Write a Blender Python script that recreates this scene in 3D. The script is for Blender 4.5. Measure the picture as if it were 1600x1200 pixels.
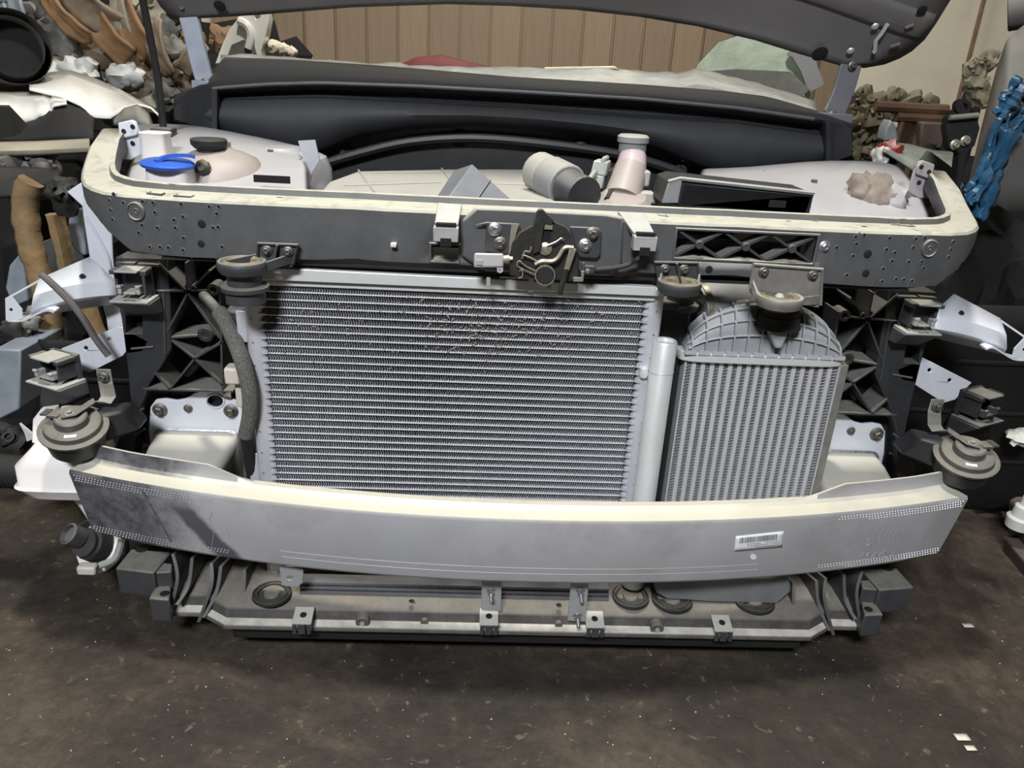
import bpy, bmesh, math, random
from mathutils import Vector, Matrix, geometry
random.seed(7)
for o in list(bpy.data.objects): bpy.data.objects.remove(o, do_unlink=True)
S = bpy.context.scene
COL = S.collection
V = Vector
# ------------------------------------------------------------------ camera
FPX = 1200.0                                   # focal length in pixels of the 1600x1200 frame
AX = V((25000, -900, -1200)).normalized()      # world X seen in camera axes
AZ = V((160, 2900, 1200)); AZ = (AZ - AX*AZ.dot(AX)).normalized()
AY = AZ.cross(AX)
CAM = V((-0.1035, 0.0, 1.10))
cam_d = bpy.data.cameras.new('camera'); cam = bpy.data.objects.new('camera', cam_d); COL.objects.link(cam)
cam_d.sensor_width = 36; cam_d.lens = 36*FPX/1600; cam_d.clip_start = .02; cam_d.clip_end = 100
RM = Matrix((AX, AY, AZ))                      # camera axes -> world
cam.matrix_world = Matrix.Translation(CAM) @ RM.to_4x4()
S.camera = cam
# ------------------------------------------------------------------ light
W = bpy.data.worlds.new('world'); S.world = W; W.use_nodes = True
W.node_tree.nodes['Background'].inputs[0].default_value = (.86, .93, 1.0, 1)
W.node_tree.nodes['Background'].inputs[1].default_value = .022
def lamp(name, loc, target, size, power, col):
    d = bpy.data.lights.new(name, 'AREA'); d.shape = 'RECTANGLE'; d.size, d.size_y = size; d.energy = power; d.color = col
    o = bpy.data.objects.new(name, d); COL.objects.link(o); o.location = loc
    o.rotation_euler = (V(target)-V(loc)).to_track_quat('-Z', 'Y').to_euler(); return o
lamp('ceiling_lamp_front', (-.15, .98, 3.6), (-.1, 1.0, .4), (.32, .14), 78, (1.0, .96, .86))
lamp('ceiling_lamp_entrance', (-.7, -1.7, 3.15), (0, 1.2, .5), (.8, .4), 150, (.92, .955, 1.0))
lamp('ceiling_lamp_middle', (.25, 2.3, 4.3), (0, 2.2, 0), (1.6, .35), 40, (1.0, .95, .82))
lamp('ceiling_lamp_back', (.2, 4.2, 4.3), (0, 4.4, 0), (2.6, .5), 62, (1.0, .93, .80))
FZ = .06                                       # height of the floor
S.view_settings.view_transform = 'Standard'; S.view_settings.look = 'None'
S.view_settings.exposure = .35; S.view_settings.gamma = 1.0; S.view_settings.use_curve_mapping = False

# ------------------------------------------------------------------ helpers
def ray(px, py): return (RM @ V((px-800, 600-py, -FPX))).normalized()
def at(px, py, Y): d = ray(px, py); return CAM + d*((Y-CAM.y)/d.y)     # point of the scene at depth Y
def atz(px, py, Z): d = ray(px, py); return CAM + d*((Z-CAM.z)/d.z)    # point of the scene at height Z
def ats(pts, Y): return [at(x, y, Y) for x, y in pts]
def lerp(a, b, t): return a+(b-a)*t
def interp(tab, x):
    if x <= tab[0][0]: return tab[0][1]
    for (a, fa), (b, fb) in zip(tab, tab[1:]):
        if x <= b: return lerp(fa, fb, (x-a)/(b-a))
    return tab[-1][1]
def smooth(tab, n=6):                                                   # Catmull-Rom through a list of points
    P = [V(p) for p in tab]; out = []
    for i in range(len(P)-1):
        p0 = P[max(i-1, 0)]; p1 = P[i]; p2 = P[i+1]; p3 = P[min(i+2, len(P)-1)]
        for k in range(n):
            t = k/n
            out.append(.5*((2*p1)+(p2-p0)*t+(2*p0-5*p1+4*p2-p3)*t*t+(3*p1-p0-3*p2+p3)*t**3))
    out.append(P[-1]); return out
def circ(cx, cy, rx, ry=None, n=16, a0=0):
    ry = rx if ry is None else ry
    return [(cx+rx*math.cos(a0+2*math.pi*k/n), cy+ry*math.sin(a0+2*math.pi*k/n)) for k in range(n)]
def frame(d):
    d = V(d).normalized(); u = d.orthogonal().normalized() if abs(d.z) > .99 else V((0, 0, 1)).cross(d).normalized()
    return u, d.cross(u), d
ORG = {}
class MB:
    def __init__(s, mirror=False): s.v = []; s.f = []; s.mir = mirror
    def add(s, vs, fs):
        b = len(s.v); s.v += [V(p) for p in vs]; s.f += [tuple(i+b for i in f) for f in fs]; return s
    def box(s, c, size, rot=None):
        x, y, z = [k/2 for k in size]; M = rot if rot is not None else Matrix.Identity(3); c = V(c)
        vs = [c+M @ V((i*x, j*y, k*z)) for i in (-1, 1) for j in (-1, 1) for k in (-1, 1)]
        return s.add(vs, [(0,1,3,2),(4,6,7,5),(0,4,5,1),(2,3,7,6),(0,2,6,4),(1,5,7,3)])
    def hexa(s, a, b):                      # two quads (4 points each) joined into a closed block
        return s.add(list(a)+list(b), [(0,1,2,3),(7,6,5,4),(0,4,5,1),(1,5,6,2),(2,6,7,3),(3,7,4,0)])
    def prism(s, pts, vec, holes=()):       # flat outline (with holes) given a thickness
        loops = [list(map(V, pts))]+[list(map(V, h)) for h in holes]; vec = V(vec)
        tris = geometry.tessellate_polygon(loops); flat = [p for l in loops for p in l]; n = len(flat)
        fs = [tuple(t) for t in tris]+[tuple(i+n for i in reversed(t)) for t in tris]
        if len(loops) == 1: fs = [tuple(range(n)), tuple(i+n for i in reversed(range(n)))]
        b = 0
        for l in loops:
            m = len(l)
            for i in range(m): fs.append((b+i, b+(i+1) % m, b+(i+1) % m+n, b+i+n))
            b += m
        return s.add(flat+[p+vec for p in flat], fs)
    def loft(s, rings, cap=True, close=True):
        n = len(rings[0]); vs = [p for r in rings for p in r]; fs = []
        for i in range(len(rings)-1):
            for j in range(n if close else n-1):
                k = (j+1) % n; fs.append((i*n+j, i*n+k, (i+1)*n+k, (i+1)*n+j))
        if cap and close: fs += [tuple(reversed(range(n))), tuple(range((len(rings)-1)*n, len(rings)*n))]
        return s.add(vs, fs)
    def grid(s, rows, skip=None):
        n = len(rows[0]); fs = []
        for i in range(len(rows)-1):
            for j in range(n-1):
                if skip and skip(i, j): continue
                fs.append((i*n+j, i*n+j+1, (i+1)*n+j+1, (i+1)*n+j))
        return s.add([p for r in rows for p in r], fs)
    def tube(s, path, r, n=8, cap=True):
        path = [V(p) for p in path]; rings = []; u = None
        for i, p in enumerate(path):
            d = (path[min(i+1, len(path)-1)]-path[max(i-1, 0)]).normalized()
            u = (u-d*u.dot(d)).normalized() if u else d.orthogonal().normalized()
            w = d.cross(u); rr = r[i] if isinstance(r, (list, tuple)) else r
            rings.append([p+(u*math.cos(2*math.pi*k/n)+w*math.sin(2*math.pi*k/n))*rr for k in range(n)])
        return s.loft(rings, cap)
    def bar(s, path, w, t, up=(0, 0, 1)):    # flat strap of width w and thickness t along a path
        path = [V(p) for p in path]; rings = []; up = V(up)
        for i, p in enumerate(path):
            d = (path[min(i+1, len(path)-1)]-path[max(i-1, 0)]).normalized()
            a = up.cross(d).normalized()*w/2; b = d.cross(a).normalized()*t/2
            rings.append([p-a-b, p+a-b, p+a+b, p-a+b])
        return s.loft(rings)
    def lathe(s, prof, o, ax=(0, 0, 1), n=20, sx=1, cap=True):
        u, w, d = frame(ax); o = V(o)
        return s.loft([[o+d*h+(u*math.cos(2*math.pi*k/n)*sx+w*math.sin(2*math.pi*k/n))*max(r, 1e-5) for k in range(n)] for r, h in prof], cap)
    def build(s, name, m, parent=None, bevel=0, ang=35, solid=0, sub=0, origin=None, kind=None, normals=True, seg=2, weld=False):
        vs = [V((-p.x, p.y, p.z)) for p in s.v] if s.mir else s.v
        lo = V([min(p[i] for p in vs) for i in range(3)]); hi = V([max(p[i] for p in vs) for i in range(3)])
        o0 = V(origin) if origin else (V(((lo.x+hi.x)/2, (lo.y+hi.y)/2, lo.z)) if parent is None else (lo+hi)/2)
        me = bpy.data.meshes.new(name); me.from_pydata([p-o0 for p in vs], [], s.f)
        if normals:
            bm = bmesh.new(); bm.from_mesh(me)
            if weld: bmesh.ops.remove_doubles(bm, verts=bm.verts, dist=1e-5)
            bmesh.ops.recalc_face_normals(bm, faces=bm.faces); bm.to_mesh(me); bm.free()
        me.polygons.foreach_set('use_smooth', [True]*len(me.polygons)); me.set_sharp_from_angle(angle=math.radians(ang))
        me.materials.append(M[m] if isinstance(m, str) else m)
        ob = bpy.data.objects.new(name, me); COL.objects.link(ob)
        put(ob, o0, parent)
        if solid: md = ob.modifiers.new('thickness', 'SOLIDIFY'); md.thickness = solid; md.offset = 0
        if sub: md = ob.modifiers.new('smooth', 'SUBSURF'); md.levels = md.render_levels = sub
        if bevel:
            md = ob.modifiers.new('edge', 'BEVEL'); md.width = bevel; md.segments = seg; md.limit_method = 'ANGLE'; md.angle_limit = math.radians(ang)
        if kind: ob['kind'] = kind
        return ob
def put(ob, loc, parent):
    ORG[ob.name] = V(loc)
    if parent is not None: ob.parent = parent; ob.location = V(loc)-ORG[parent.name]
    else: ob.location = loc
def tag(o, label, cat, group=None, kind=None):
    o['label'] = label; o['category'] = cat
    if group: o['group'] = group
    if kind: o['kind'] = kind
    return o
def thing(name, label, cat, loc, group=None):
    o = bpy.data.objects.new(name, None); o.empty_display_size = .05; COL.objects.link(o); put(o, loc, None)
    return tag(o, label, cat, group)
def struct(o): o['kind'] = 'structure'; return o
SHARED = {}
def inst(name, key, maker, m, loc, parent, ax=(0, 0, 1), sc=1.0, spin=0.0, bevel=0):
    """a small repeated piece: mesh data shared between all copies; made along +Z, turned to ax"""
    k = (key, m)
    if k not in SHARED:
        b = MB(); maker(b); me = bpy.data.meshes.new(name); me.from_pydata(b.v, [], b.f)
        bm = bmesh.new(); bm.from_mesh(me); bmesh.ops.recalc_face_normals(bm, faces=bm.faces); bm.to_mesh(me); bm.free()
        me.polygons.foreach_set('use_smooth', [True]*len(me.polygons)); me.set_sharp_from_angle(angle=math.radians(35))
        me.materials.append(M[m]); SHARED[k] = me
        if key == 'rivet':
            me.materials.append(M['void'])
            for p in me.polygons: p.material_index = 1 if max(me.vertices[i].co.xy.length for i in p.vertices) < .71 else 0
    ob = bpy.data.objects.new(name, SHARED[k]); COL.objects.link(ob)
    q = V(ax).to_track_quat('Z', 'Y'); ob.rotation_euler = (q.to_matrix() @ Matrix.Rotation(spin, 3, 'Z')).to_euler()
    ob.scale = (sc,)*3 if not isinstance(sc, tuple) else sc
    put(ob, V(loc), parent); return ob
def mk_bolt(b):                              # flanged hex bolt, unit flange radius
    b.lathe([(0, 0), (1, 0), (1, .18), (.72, .34), (.6, .36)], (0, 0, 0), n=16, cap=False)
    b.lathe([(.62, .3), (.62, .85), (.5, .95), (.36, .95), (.3, .8), (0, .78)], (0, 0, 0), n=6, cap=False)
def mk_stud(b):                              # nut with a threaded stud standing out
    b.lathe([(0, 0), (1, 0), (1, .2), (.8, .25)], (0, 0, 0), n=14, cap=False)
    b.lathe([(.75, .2), (.75, 1.0), (.45, 1.05)], (0, 0, 0), n=6, cap=False)
    b.lathe([(.38, .9), (.38, 2.6), (.3, 2.7), (0, 2.7)], (0, 0, 0), n=10, cap=False)
def mk_rivet(b):
    b.lathe([(1, 0), (.95, .18), (.7, .18), (.66, .10), (0, .10)], (0, 0, 0), n=12, cap=False)
def mk_hole(b): b.lathe([(0, .05), (.85, .05), (1, .0)], (0, 0, 0), n=14, cap=False)
FRONT = V((0, -1, 0))
def bolt(p, parent, r=.007, m='bolt', ax=(0, -1, .0)): return inst('bolt', 'bolt', mk_bolt, m, p, parent, ax, r, random.random())
def hole(p, parent, r, ax=(0, -1, 0), m='void'): return inst('hole', 'hole', mk_hole, m, p, parent, ax, r)

# ------------------------------------------------------------------ materials
M = {}
def mat(name, col, rough=.5, metal=0.0, var=.18, scale=18, dust=0.0, dcol=(.42, .40, .33), bump=.0, bscale=90, spots=0.0, scol=(.1, .09, .07), sscale=7, stretch=None, alpha=1.0, trans=0.0, coat=0.0, emit=0):
    m = bpy.data.materials.new(name); m.use_nodes = True; nt = m.node_tree; N = nt.nodes; L = nt.links
    b = N['Principled BSDF']; tc = N.new('ShaderNodeTexCoord'); src = tc.outputs['Object']
    if stretch:
        mp = N.new('ShaderNodeMapping'); mp.inputs['Scale'].default_value = stretch; L.new(src, mp.inputs[0]); src = mp.outputs[0]
    def noise(sc, det=4, rgh=.6):
        n = N.new('ShaderNodeTexNoise'); n.inputs['Scale'].default_value = sc; n.inputs['Detail'].default_value = det; n.inputs['Roughness'].default_value = rgh
        L.new(src, n.inputs['Vector']); return n.outputs['Fac']
    def ramp(f, a, c):
        r = N.new('ShaderNodeMapRange'); r.inputs[1].default_value = a; r.inputs[2].default_value = c; L.new(f, r.inputs[0]); return r.outputs[0]
    def mix(f, a, c):
        x = N.new('ShaderNodeMix'); x.data_type = 'RGBA'
        if isinstance(f, float): x.inputs[0].default_value = f
        else: L.new(f, x.inputs[0])
        for i, k in ((6, a), (7, c)):
            if isinstance(k, tuple): x.inputs[i].default_value = (*k[:3], 1)
            else: L.new(k, x.inputs[i])
        return x.outputs[2]
    def mul(a, k):
        x = N.new('ShaderNodeMath'); x.operation = 'MULTIPLY'; L.new(a, x.inputs[0])
        if isinstance(k, (int, float)): x.inputs[1].default_value = k
        else: L.new(k, x.inputs[1])
        return x.outputs[0]
    c = mix(ramp(noise(scale), .3, .7), tuple(k*(1-var) for k in col), tuple(min(1, k*(1+var)) for k in col))
    if spots: c = mix(mul(ramp(noise(sscale, 6, .7), .52, .66), spots), c, scol)
    rsock = None
    if dust:
        g = N.new('ShaderNodeNewGeometry'); sp = N.new('ShaderNodeSeparateXYZ'); L.new(g.outputs['Normal'], sp.inputs[0])
        up = ramp(sp.outputs['Z'], .15, .95); dn = ramp(noise(scale*1.7, 6, .7), .0, .5)
        a = N.new('ShaderNodeMath'); a.operation = 'ADD'; L.new(mul(up, .95), a.inputs[0]); a.inputs[1].default_value = .03; a.use_clamp = True
        df = mul(mul(a.outputs[0], dn), dust); c = mix(df, c, dcol)
        rr = N.new('ShaderNodeMapRange'); rr.inputs[3].default_value = rough; rr.inputs[4].default_value = .85; L.new(df, rr.inputs[0]); rsock = rr.outputs[0]
    L.new(c, b.inputs['Base Color'])
    if rsock: L.new(rsock, b.inputs['Roughness'])
    else:
        rr = N.new('ShaderNodeMapRange'); rr.inputs[3].default_value = max(.02, rough-.08); rr.inputs[4].default_value = min(1, rough+.1); L.new(noise(scale*2.3), rr.inputs[0]); L.new(rr.outputs[0], b.inputs['Roughness'])
    b.inputs['Metallic'].default_value = metal
    if coat: b.inputs['Coat Weight'].default_value = coat; b.inputs['Coat Roughness'].default_value = .12
    if trans: b.inputs['Transmission Weight'].default_value = trans
    if bump:
        bp = N.new('ShaderNodeBump'); bp.inputs['Strength'].default_value = bump; bp.inputs['Distance'].default_value = .003
        L.new(noise(bscale, 5, .65), bp.inputs['Height']); L.new(bp.outputs[0], b.inputs['Normal'])
    M[name] = m; return m
DUST = (.46, .44, .37)
mat('bolt', (.13, .12, .11), .45, .7, dust=.5, dcol=DUST)
mat('bolt_bright', (.5, .5, .52), .35, .9)
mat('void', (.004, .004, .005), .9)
mat('beam_metal', (.50, .50, .525), .42, .5, .10, 5, spots=.35, scol=(.33, .31, .30), sscale=6, bump=.06, bscale=160, dust=.75, dcol=(.66, .62, .48))
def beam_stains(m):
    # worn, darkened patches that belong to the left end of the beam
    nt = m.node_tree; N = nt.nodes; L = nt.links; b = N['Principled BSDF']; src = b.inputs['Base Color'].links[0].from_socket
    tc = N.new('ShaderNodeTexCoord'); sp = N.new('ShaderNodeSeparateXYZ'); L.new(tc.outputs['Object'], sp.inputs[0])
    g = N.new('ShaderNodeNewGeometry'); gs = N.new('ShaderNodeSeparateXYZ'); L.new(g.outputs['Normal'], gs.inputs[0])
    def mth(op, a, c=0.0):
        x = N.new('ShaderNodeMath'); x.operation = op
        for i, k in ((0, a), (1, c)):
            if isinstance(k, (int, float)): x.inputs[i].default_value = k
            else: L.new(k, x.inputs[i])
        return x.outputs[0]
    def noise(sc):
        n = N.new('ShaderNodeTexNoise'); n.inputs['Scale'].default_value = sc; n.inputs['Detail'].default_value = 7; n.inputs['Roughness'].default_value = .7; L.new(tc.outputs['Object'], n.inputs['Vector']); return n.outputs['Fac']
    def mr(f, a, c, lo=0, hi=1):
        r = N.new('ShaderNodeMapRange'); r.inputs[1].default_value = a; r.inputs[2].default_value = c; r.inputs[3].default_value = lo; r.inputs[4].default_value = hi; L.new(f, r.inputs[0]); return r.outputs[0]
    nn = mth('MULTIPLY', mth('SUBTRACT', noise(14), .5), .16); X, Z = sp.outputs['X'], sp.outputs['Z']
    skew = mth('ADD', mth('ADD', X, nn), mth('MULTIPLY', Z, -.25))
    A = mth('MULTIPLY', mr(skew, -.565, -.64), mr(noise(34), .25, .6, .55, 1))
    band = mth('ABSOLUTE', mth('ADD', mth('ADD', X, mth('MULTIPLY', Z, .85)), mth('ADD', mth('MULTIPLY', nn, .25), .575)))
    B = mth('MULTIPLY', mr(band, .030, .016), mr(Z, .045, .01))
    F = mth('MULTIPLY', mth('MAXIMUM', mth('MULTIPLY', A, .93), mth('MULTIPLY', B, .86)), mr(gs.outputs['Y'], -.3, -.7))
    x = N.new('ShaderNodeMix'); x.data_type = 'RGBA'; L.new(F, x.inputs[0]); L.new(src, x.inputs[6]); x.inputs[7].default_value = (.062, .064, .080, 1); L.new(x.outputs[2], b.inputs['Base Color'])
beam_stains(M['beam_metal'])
mat('beam_stain', (.13, .135, .155), .5, .5, .35, 16, bump=.15, spots=.5, scol=(.34, .34, .35), sscale=30)
mat('knurl', (.46, .46, .48), .42, .5)
mat('cond_metal', (.62, .62, .66), .42, .45, .08, 30, spots=.25, scol=(.3, .29, .26), sscale=40)
mat('tube_bright', (.80, .80, .83), .4, .15, .06, 30)
mat('cond_fin', (.145, .145, .155), .55, .35, .2, 60)
mat('fin_grey', (.38, .38, .40), .45, .4, .15, 60)
mat('cooler_bar', (.64, .64, .65), .45, .4, .08, 40, spots=.3, scol=(.3, .29, .27), sscale=25)
mat('plastic', (.036, .037, .041), .48, 0, .2, 24, dust=.42, dcol=(.36, .345, .29), bump=.12, bscale=300)
mat('plastic_dark', (.013, .0135, .0155), .5, 0, .25, 20, dust=.14, dcol=(.22, .21, .19), bump=.1)
mat('plastic_beam', (.062, .064, .069), .45, 0, .16, 22, dust=.9, dcol=(.47, .45, .37), bump=.1, bscale=260)
mat('plastic_grey', (.20, .205, .21), .5, 0, .12, 30, dust=.6, dcol=DUST)
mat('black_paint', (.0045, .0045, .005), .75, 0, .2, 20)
mat('rubber', (.011, .011, .012), .7, 0, .3, 30, dust=.18, dcol=(.20, .18, .14))
mat('rubber_tan', (.16, .135, .09), .8, 0, .35, 40)
mat('body_white', (.37, .375, .41), .35, 0, .10, 7, dust=.4, dcol=(.40, .37, .34), coat=.25, spots=.3, scol=(.30, .27, .25), sscale=4)
mat('body_white_clean', (.60, .62, .67), .32, .1, .05, 9, coat=.3, spots=.15, scol=(.35, .34, .33), sscale=12)
mat('box_metal', (.50, .50, .51), .42, .3, .08, 9, dust=.7, dcol=(.60, .57, .47))
mat('weld', (.5, .5, .52), .3, .9, .25, 120, bump=.5, bscale=200)
mat('drier', (.68, .69, .68), .42, .35, .04, 20)
mat('tank_white', (.70, .67, .65), .5, 0, .05, 8, dust=.25, dcol=(.6, .54, .45))
mat('tank_beige', (.33, .285, .26), .5, 0, .1, 8)
mat('blue_cap', (.028, .10, .45), .4, 0, .1, 20)
mat('foam_hose', (.13, .125, .11), .95, 0, .7, 420, bump=.9, bscale=420)
mat('latch', (.028, .027, .025), .5, .4, .3, 40, dust=.45, dcol=(.26, .22, .15), bump=.15)
mat('latch_steel', (.42, .39, .31), .4, .7, .25, 60, spots=.5, scol=(.14, .10, .05), sscale=40)
mat('grey_connector', (.40, .385, .38), .5, 0, .06, 20)
mat('sticker', (.74, .75, .76), .5, 0, .02)
mat('ink', (.12, .12, .13), .7, 0, .2, 200)
mat('ink_faint', (.30, .29, .28), .7, 0, .2, 200)
mat('debris', (.28, .25, .18), .9, 0, .6, 300)
mat('horn_top', (.075, .073, .068), .5, .2, .15, 30, dust=.45, dcol=(.30, .28, .23))
mat('strap_steel', (.23, .22, .20), .5, .4, .2, 40, dust=.6, dcol=(.42, .40, .33))
mat('tray_plastic', (.060, .057, .053), .65, 0, .35, 26, dust=.5, dcol=(.24, .215, .175), bump=.25, bscale=160, spots=.4, scol=(.16, .14, .11), sscale=14)
mat('tray_ledge', (.42, .40, .35), .8, 0, .25, 30, bump=.3)
mat('clip_grey', (.30, .30, .29), .5, 0, .12, 40, dust=.5, dcol=DUST)
# ================================================================== bumper beam
def beam_y(x): a = abs(x)/.785; return 1.047+.117*(a**2.1)
BX = [-.785+1.57*i/64 for i in range(65)]
def beam():
    t = thing('bumper_beam', 'long curved bare aluminium bumper beam across the bottom of the front end', 'bumper beam', (0, 1.1, .29))
    rings = []
    for x in BX:
        a = abs(x); y = beam_y(x); h = .005+.025*min(1, max(0, (a-.47)/.07))
        e = .0 if a < .7 else (a-.7)*.12
        dp = .044
        prof = [(.024, .295), (.004, .300), (.0, .306), (.0, .426), (.003, .432), (.020, .4335), (.030, .436), (.036, .441), (.040, .4355+h), (.044, .4355+h),
                (.050, .44), (.058, .42), (.06, .31), (.05, .296)]
        tx = -x/.785*.20                       # section turns with the curve
        en = max(0, (a-.68)/.105)*(1 if x > 0 else -1)          # ends cut back towards the rear and the bottom
        rings.append([V((x-en*(d*.55+(.432-z)*.12), y+d+(.432-z)*.10, z)) for d, z in prof])
    b = MB(); b.loft(rings); b.build('beam_shell', 'beam_metal', t, ang=28)
    # worn dark patch on the left end, following the front face
    def face(x, z, off=.0008): return V((x, beam_y(x)-off+(.432-z)*.10, z))
    for x0, z0, z1, dx in ((-.648, .42, .32, .035),):
        b = MB(); b.tube([face(lerp(x0, x0+dx, k/6), lerp(z0, z1, k/6)) for k in range(7)], .0012, 5); b.build('crease', 'beam_stain', t)
    # diamond knurl pips along both ends
    b = MB()
    for sx in (-1, 1):
        for row, z, n in ((0, .4235, 44), (1, .4185, 44), (2, .4135, 34), (3, .3195, 44), (4, .3145, 44), (5, .3095, 34)):
            for k in range(n):
                x = sx*(.776-(.432-z)*.12-.0058*k-(.003 if row % 2 else 0)); p = face(x, z, .0)
                b.add([p+V((-.0019, 0, 0)), p+V((0, 0, -.0019)), p+V((.0019, 0, 0)), p+V((0, 0, .0019)), p+V((0, -.0012, 0))], [(0,1,4),(1,2,4),(2,3,4),(3,0,4)])
    b.build('knurled_edge', 'knurl', t, kind='stuff')
    # rolled lines on the face
    for z in (.334, .322):
        b = MB(); b.tube([face(x, z, .0001) for x in BX if -.42 < x < .40], .0004, 5); b.build('rolled_line', 'beam_metal', t)
    # sticker with bar code
    def surf(px, py, off=.0012):
        d = ray(px, py); tt = 1.0
        for _ in range(30):
            p = CAM+d*tt; tt += (face(p.x, p.z, off).y-p.y)/d.y
        return CAM+d*tt
    Q = [(1150, 838), (1225, 830), (1222, 855), (1147, 862)]
    def q(u, v, off=.0012):
        a = (lerp(Q[0][0], Q[1][0], u), lerp(Q[0][1], Q[1][1], u)); c = (lerp(Q[3][0], Q[2][0], u), lerp(Q[3][1], Q[2][1], u))
        return surf(lerp(a[0], c[0], v), lerp(a[1], c[1], v), off)
    b = MB(); b.grid([[q(i/10, j/4) for i in range(11)] for j in range(5)]); st = b.build('sticker', 'sticker', t, solid=.0005)
    st['label'] = 'white barcode sticker'
    b = MB(); u = .09; rnd = random.Random(3)
    while u < .88:
        w = rnd.choice((.008, .012, .018, .022)); b.add([q(u, .14, .0018), q(u+w, .14, .0018), q(u+w, .50, .0018), q(u, .50, .0018)], [(0, 1, 2, 3)]); u += w+rnd.choice((.006, .010, .014))
    b.build('barcode', 'ink', st)
    b = MB()
    for v0, ua, ub in ((.56, .62, .93), (.57, .26, .54), (.68, .28, .93), (.80, .44, .92)):
        u = ua
        while u < ub:
            w = rnd.choice((.012, .018, .022)); hh = .075
            b.add([q(u, v0, .0018), q(u+w, v0, .0018), q(u+w, v0+hh*.35, .0018), q(u, v0+hh*.35, .0018)], [(0,1,2,3)])
            if rnd.random() < .7: b.add([q(u, v0+hh*.6, .0018), q(u+w*.8, v0+hh*.6, .0018), q(u+w*.8, v0+hh, .0018), q(u, v0+hh, .0018)], [(0,1,2,3)])
            if rnd.random() < .6: b.add([q(u, v0, .0018), q(u+.005, v0, .0018), q(u+.005, v0+hh, .0018), q(u, v0+hh, .0018)], [(0,1,2,3)])
            u += w+.008
    b.build('printed_lines', 'ink', st)
    b = MB(); b.prism([surf(x, y) for x, y in circ(1177, 870, 5, 4.5, 12)], (0, -.0004, 0)); b.build('paint_dot', 'sticker', t)
    # pencilled marks: hatch strokes and a scrawl near the right end
    b = MB()
    for x in (1368, 1378, 1386, 1394, 1401): b.tube([surf(x+3, 826, .0003), surf(x-2, 836, .0003), surf(x-5, 850, .0003)], .0012, 4)
    b.tube([surf(x, y, .0003) for x, y in smoothpx([(1352, 852), (1356, 844), (1360, 843), (1358, 850), (1353, 853)])], .0006, 4)
    b.build('silver_hatch', 'knurl', t)
    b = MB()
    for path in ([(1345, 868), (1350, 864), (1353, 869), (1358, 864), (1361, 871), (1366, 864)], [(1366, 872), (1369, 864), (1372, 870), (1376, 863)], [(1380, 871), (1378, 866), (1382, 862), (1387, 864), (1387, 870), (1383, 873), (1380, 870)],
                 [(1394, 872), (1393, 867), (1397, 864), (1401, 867), (1400, 872), (1396, 874), (1394, 871)], [(1406, 869), (1406, 873)]):
        b.tube([surf(x, y, .0003) for x, y in smoothpx(path)], .0007, 4)
    b.build('pencilled_scrawl', 'ink_faint', t)
    b = MB()
    for path in ([(331, 802), (328, 810), (330, 822), (334, 832), (332, 846), (331, 862)], [(337, 804), (346, 816), (354, 826), (359, 840)], [(372, 848), (374, 854)]):
        b.tube([surf(x, y, .0003) for x, y in smoothpx(path)], .0006, 4)
    b.build('pencilled_lines', 'ink_faint', t)
    return t
def smoothpx(p, n=4): return [(q.x, q.y) for q in smooth([(a, c, 0) for a, c in p], n)]
beam()

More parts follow.
